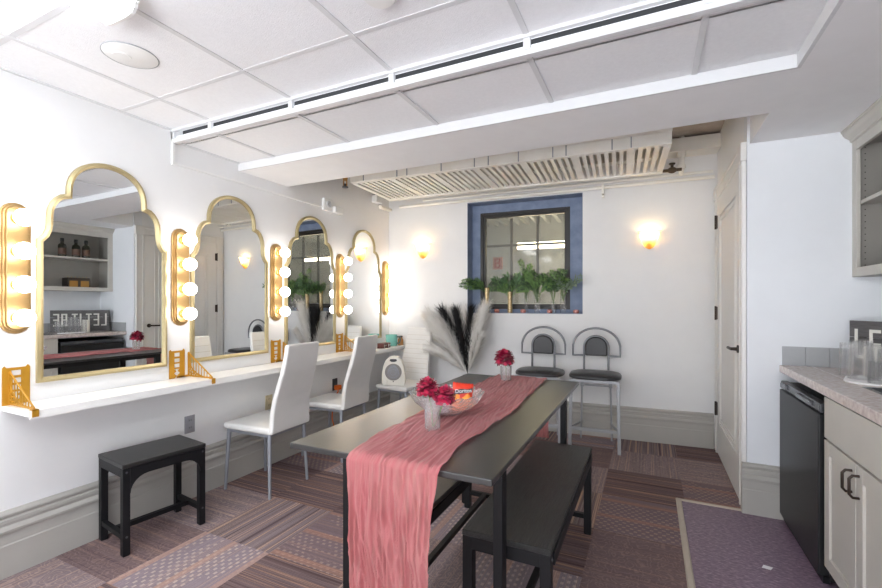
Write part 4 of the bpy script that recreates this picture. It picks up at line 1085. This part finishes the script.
# sign LET IT BE across the corner
A = Vector((1.022, 3.222, 0)); B = Vector((1.315, 2.70, 0)); dv = (B - A); Ls = dv.length; ang = math.atan2(dv.y, dv.x)
sg = thing('word_sign', 'dark grey wooden plank sign reading LET IT BE on the worktop', 'sign', (*((A + B) / 2).xy, .9305), ang)
m_sg = M('weathered grey sign board', (98, 96, 96), .7, stretch=(2, 20, 20), rgb2=(76, 74, 75))
q = MB()
for k in range(3): q.box(-Ls / 2, Ls / 2, 0, .016, .003 + k * .092, .003 + k * .092 + .090)
q.box(-Ls / 2 + .04, -Ls / 2 + .07, .016, .026, .01, .27).box(Ls / 2 - .07, Ls / 2 - .04, .016, .026, .01, .27)
q.build('board', m_sg, sg, bevel=.002)
m_let = M('white sign lettering', (224, 222, 214), .6, var=.05)
# block letters from bars: units of a 3 x 5 grid
GL = {'L': ['v0', 'h0'], 'E': ['v0', 'h0', 'h1', 'h2'], 'T': ['vc', 'h2'], 'I': ['vc'], 'B': ['v0', 'v2', 'h0', 'h1', 'h2']}
wds = ['LET', 'IT', 'BE']; lw, gap, spc, hh, st_ = .050, .017, .038, .160, .017
widths = {'I': .016}
tot = sum(sum(widths.get(c, lw) for c in w) + gap * (len(w) - 1) for w in wds) + spc * 2
sc_ = (Ls - .06) / tot
q = MB(); x = -Ls / 2 + .03; zb = .072
for w in wds:
    for c in w:
        W_ = widths.get(c, lw) * sc_; s = st_
        for g_ in GL[c]:
            if g_ == 'v0': q.box(x, x + s, -.0015, 0, zb, zb + hh)
            elif g_ == 'v2': q.box(x + W_ - s, x + W_, -.0015, 0, zb, zb + hh)
            elif g_ == 'vc': q.box(x + W_ / 2 - s / 2, x + W_ / 2 + s / 2, -.0015, 0, zb, zb + hh)
            else:
                zz = zb + {'h0': 0, 'h1': (hh - s) / 2, 'h2': hh - s}[g_]; q.box(x, x + W_, -.0015, 0, zz, zz + s)
        x += W_ + gap * sc_
    x += (spc - gap) * sc_
q.build('lettering', m_let, sg)

tr = thing('serving_tray', 'white tray under the upturned glasses on the worktop', 'tray', (.95, 2.775, .9305), R(-20))
q = MB(); q.prism(stad(.17, .30), lambda a, b, d_: (a, b, d_), 0, .008); q.build('base', m_plastic, tr, bevel=.002)
ztr = .939
def tumbler(x, y, r, h, label):
    q = MB(); th = .003
    q.lathe([(r, 0), (r * .88, h), (0, h), (0, h - .008), (r * .86 - th, h - .008), (r - th, 0)], seg=28)
    q.add([], []); o = q.build('drinking_glass', m_tumb, smooth=40); o.location = (x, y, ztr if (abs(x - .95) < .09 and abs(y - 2.775) < .15) else .9305)
    return tag(o, label, 'glass', 'upturned glasses on the worktop')
tumbler(.905, 2.880, .033, .165, 'upturned clear glass at the far left end of the tray')
tumbler(.925, 2.780, .050, .185, 'large upturned glass on the tray in front of the candle')
tumbler(1.000, 2.850, .036, .160, 'upturned glass behind the large one on the tray')
tumbler(1.005, 2.745, .036, .150, 'upturned glass on the far edge of the tray next to the sink')
tumbler(.955, 2.665, .046, .100, 'low round upturned glass at the near end of the tray')
tumbler(1.12, 2.70, .036, .14, 'upturned glass behind the tray, by the near end of the sign')
cd = MB(); cd.lathe([(0, 0), (.036, 0), (.036, .150), (.030, .153), (0, .150)], seg=28)
o = cd.build('pillar_candle', M('ivory wax', (240, 236, 224), .5), smooth=40); o.location = (1.035, 2.965, .9305); tag(o, 'white pillar candle behind the glasses, in front of the sign', 'candle')
o = MB().add([(0, 0, .0012), (.035, -.006, .0012), (.050, .020, .0025), (.012, .026, .004)], [(0, 1, 2, 3)]).add([(0, 0, .0006), (.035, -.006, .0006), (.050, .020, .0018), (.012, .026, .0034)], [(3, 2, 1, 0)]).build('paper_scrap', m_paper)
o.location = (.50, 2.62, .0005); tag(o, 'scrap of white paper lying on the purple vinyl floor', 'paper')

# ------------------------------------------------------------------ camera, light, view
cam = bpy.data.cameras.new('camera'); co = bpy.data.objects.new('camera', cam); COL.objects.link(co)
co.location = (0, 0, 1.31); co.rotation_euler = (PI / 2, 0, .4466)
cam.sensor_width = 36; cam.sensor_fit = 'HORIZONTAL'; cam.lens = 435.13 / 882 * 36; cam.shift_y = 8.3 / 882; cam.clip_start = .02
SC.camera = co
wd = bpy.data.worlds.new('world'); SC.world = wd; wd.use_nodes = True
wt_ = wd.node_tree; bg = wt_.nodes['Background']
wc = wt_.nodes.new('ShaderNodeTexCoord'); wsx = wt_.nodes.new('ShaderNodeSeparateXYZ'); wr = wt_.nodes.new('ShaderNodeMapRange')
wr.inputs[1].default_value = -.25; wr.inputs[2].default_value = .25; wr.inputs[3].default_value = 2.8; wr.inputs[4].default_value = .55
wt_.links.new(wc.outputs['Generated'], wsx.inputs[0]); wt_.links.new(wsx.outputs[2], wr.inputs[0])
bg.inputs[0].default_value = (.93, .965, 1.0, 1); wt_.links.new(wr.outputs[0], bg.inputs[1])
SC.view_settings.view_transform = 'Standard'; SC.view_settings.look = 'None'; SC.view_settings.gamma = 1; SC.view_settings.exposure = 1.78
SC.view_settings.use_curve_mapping = False
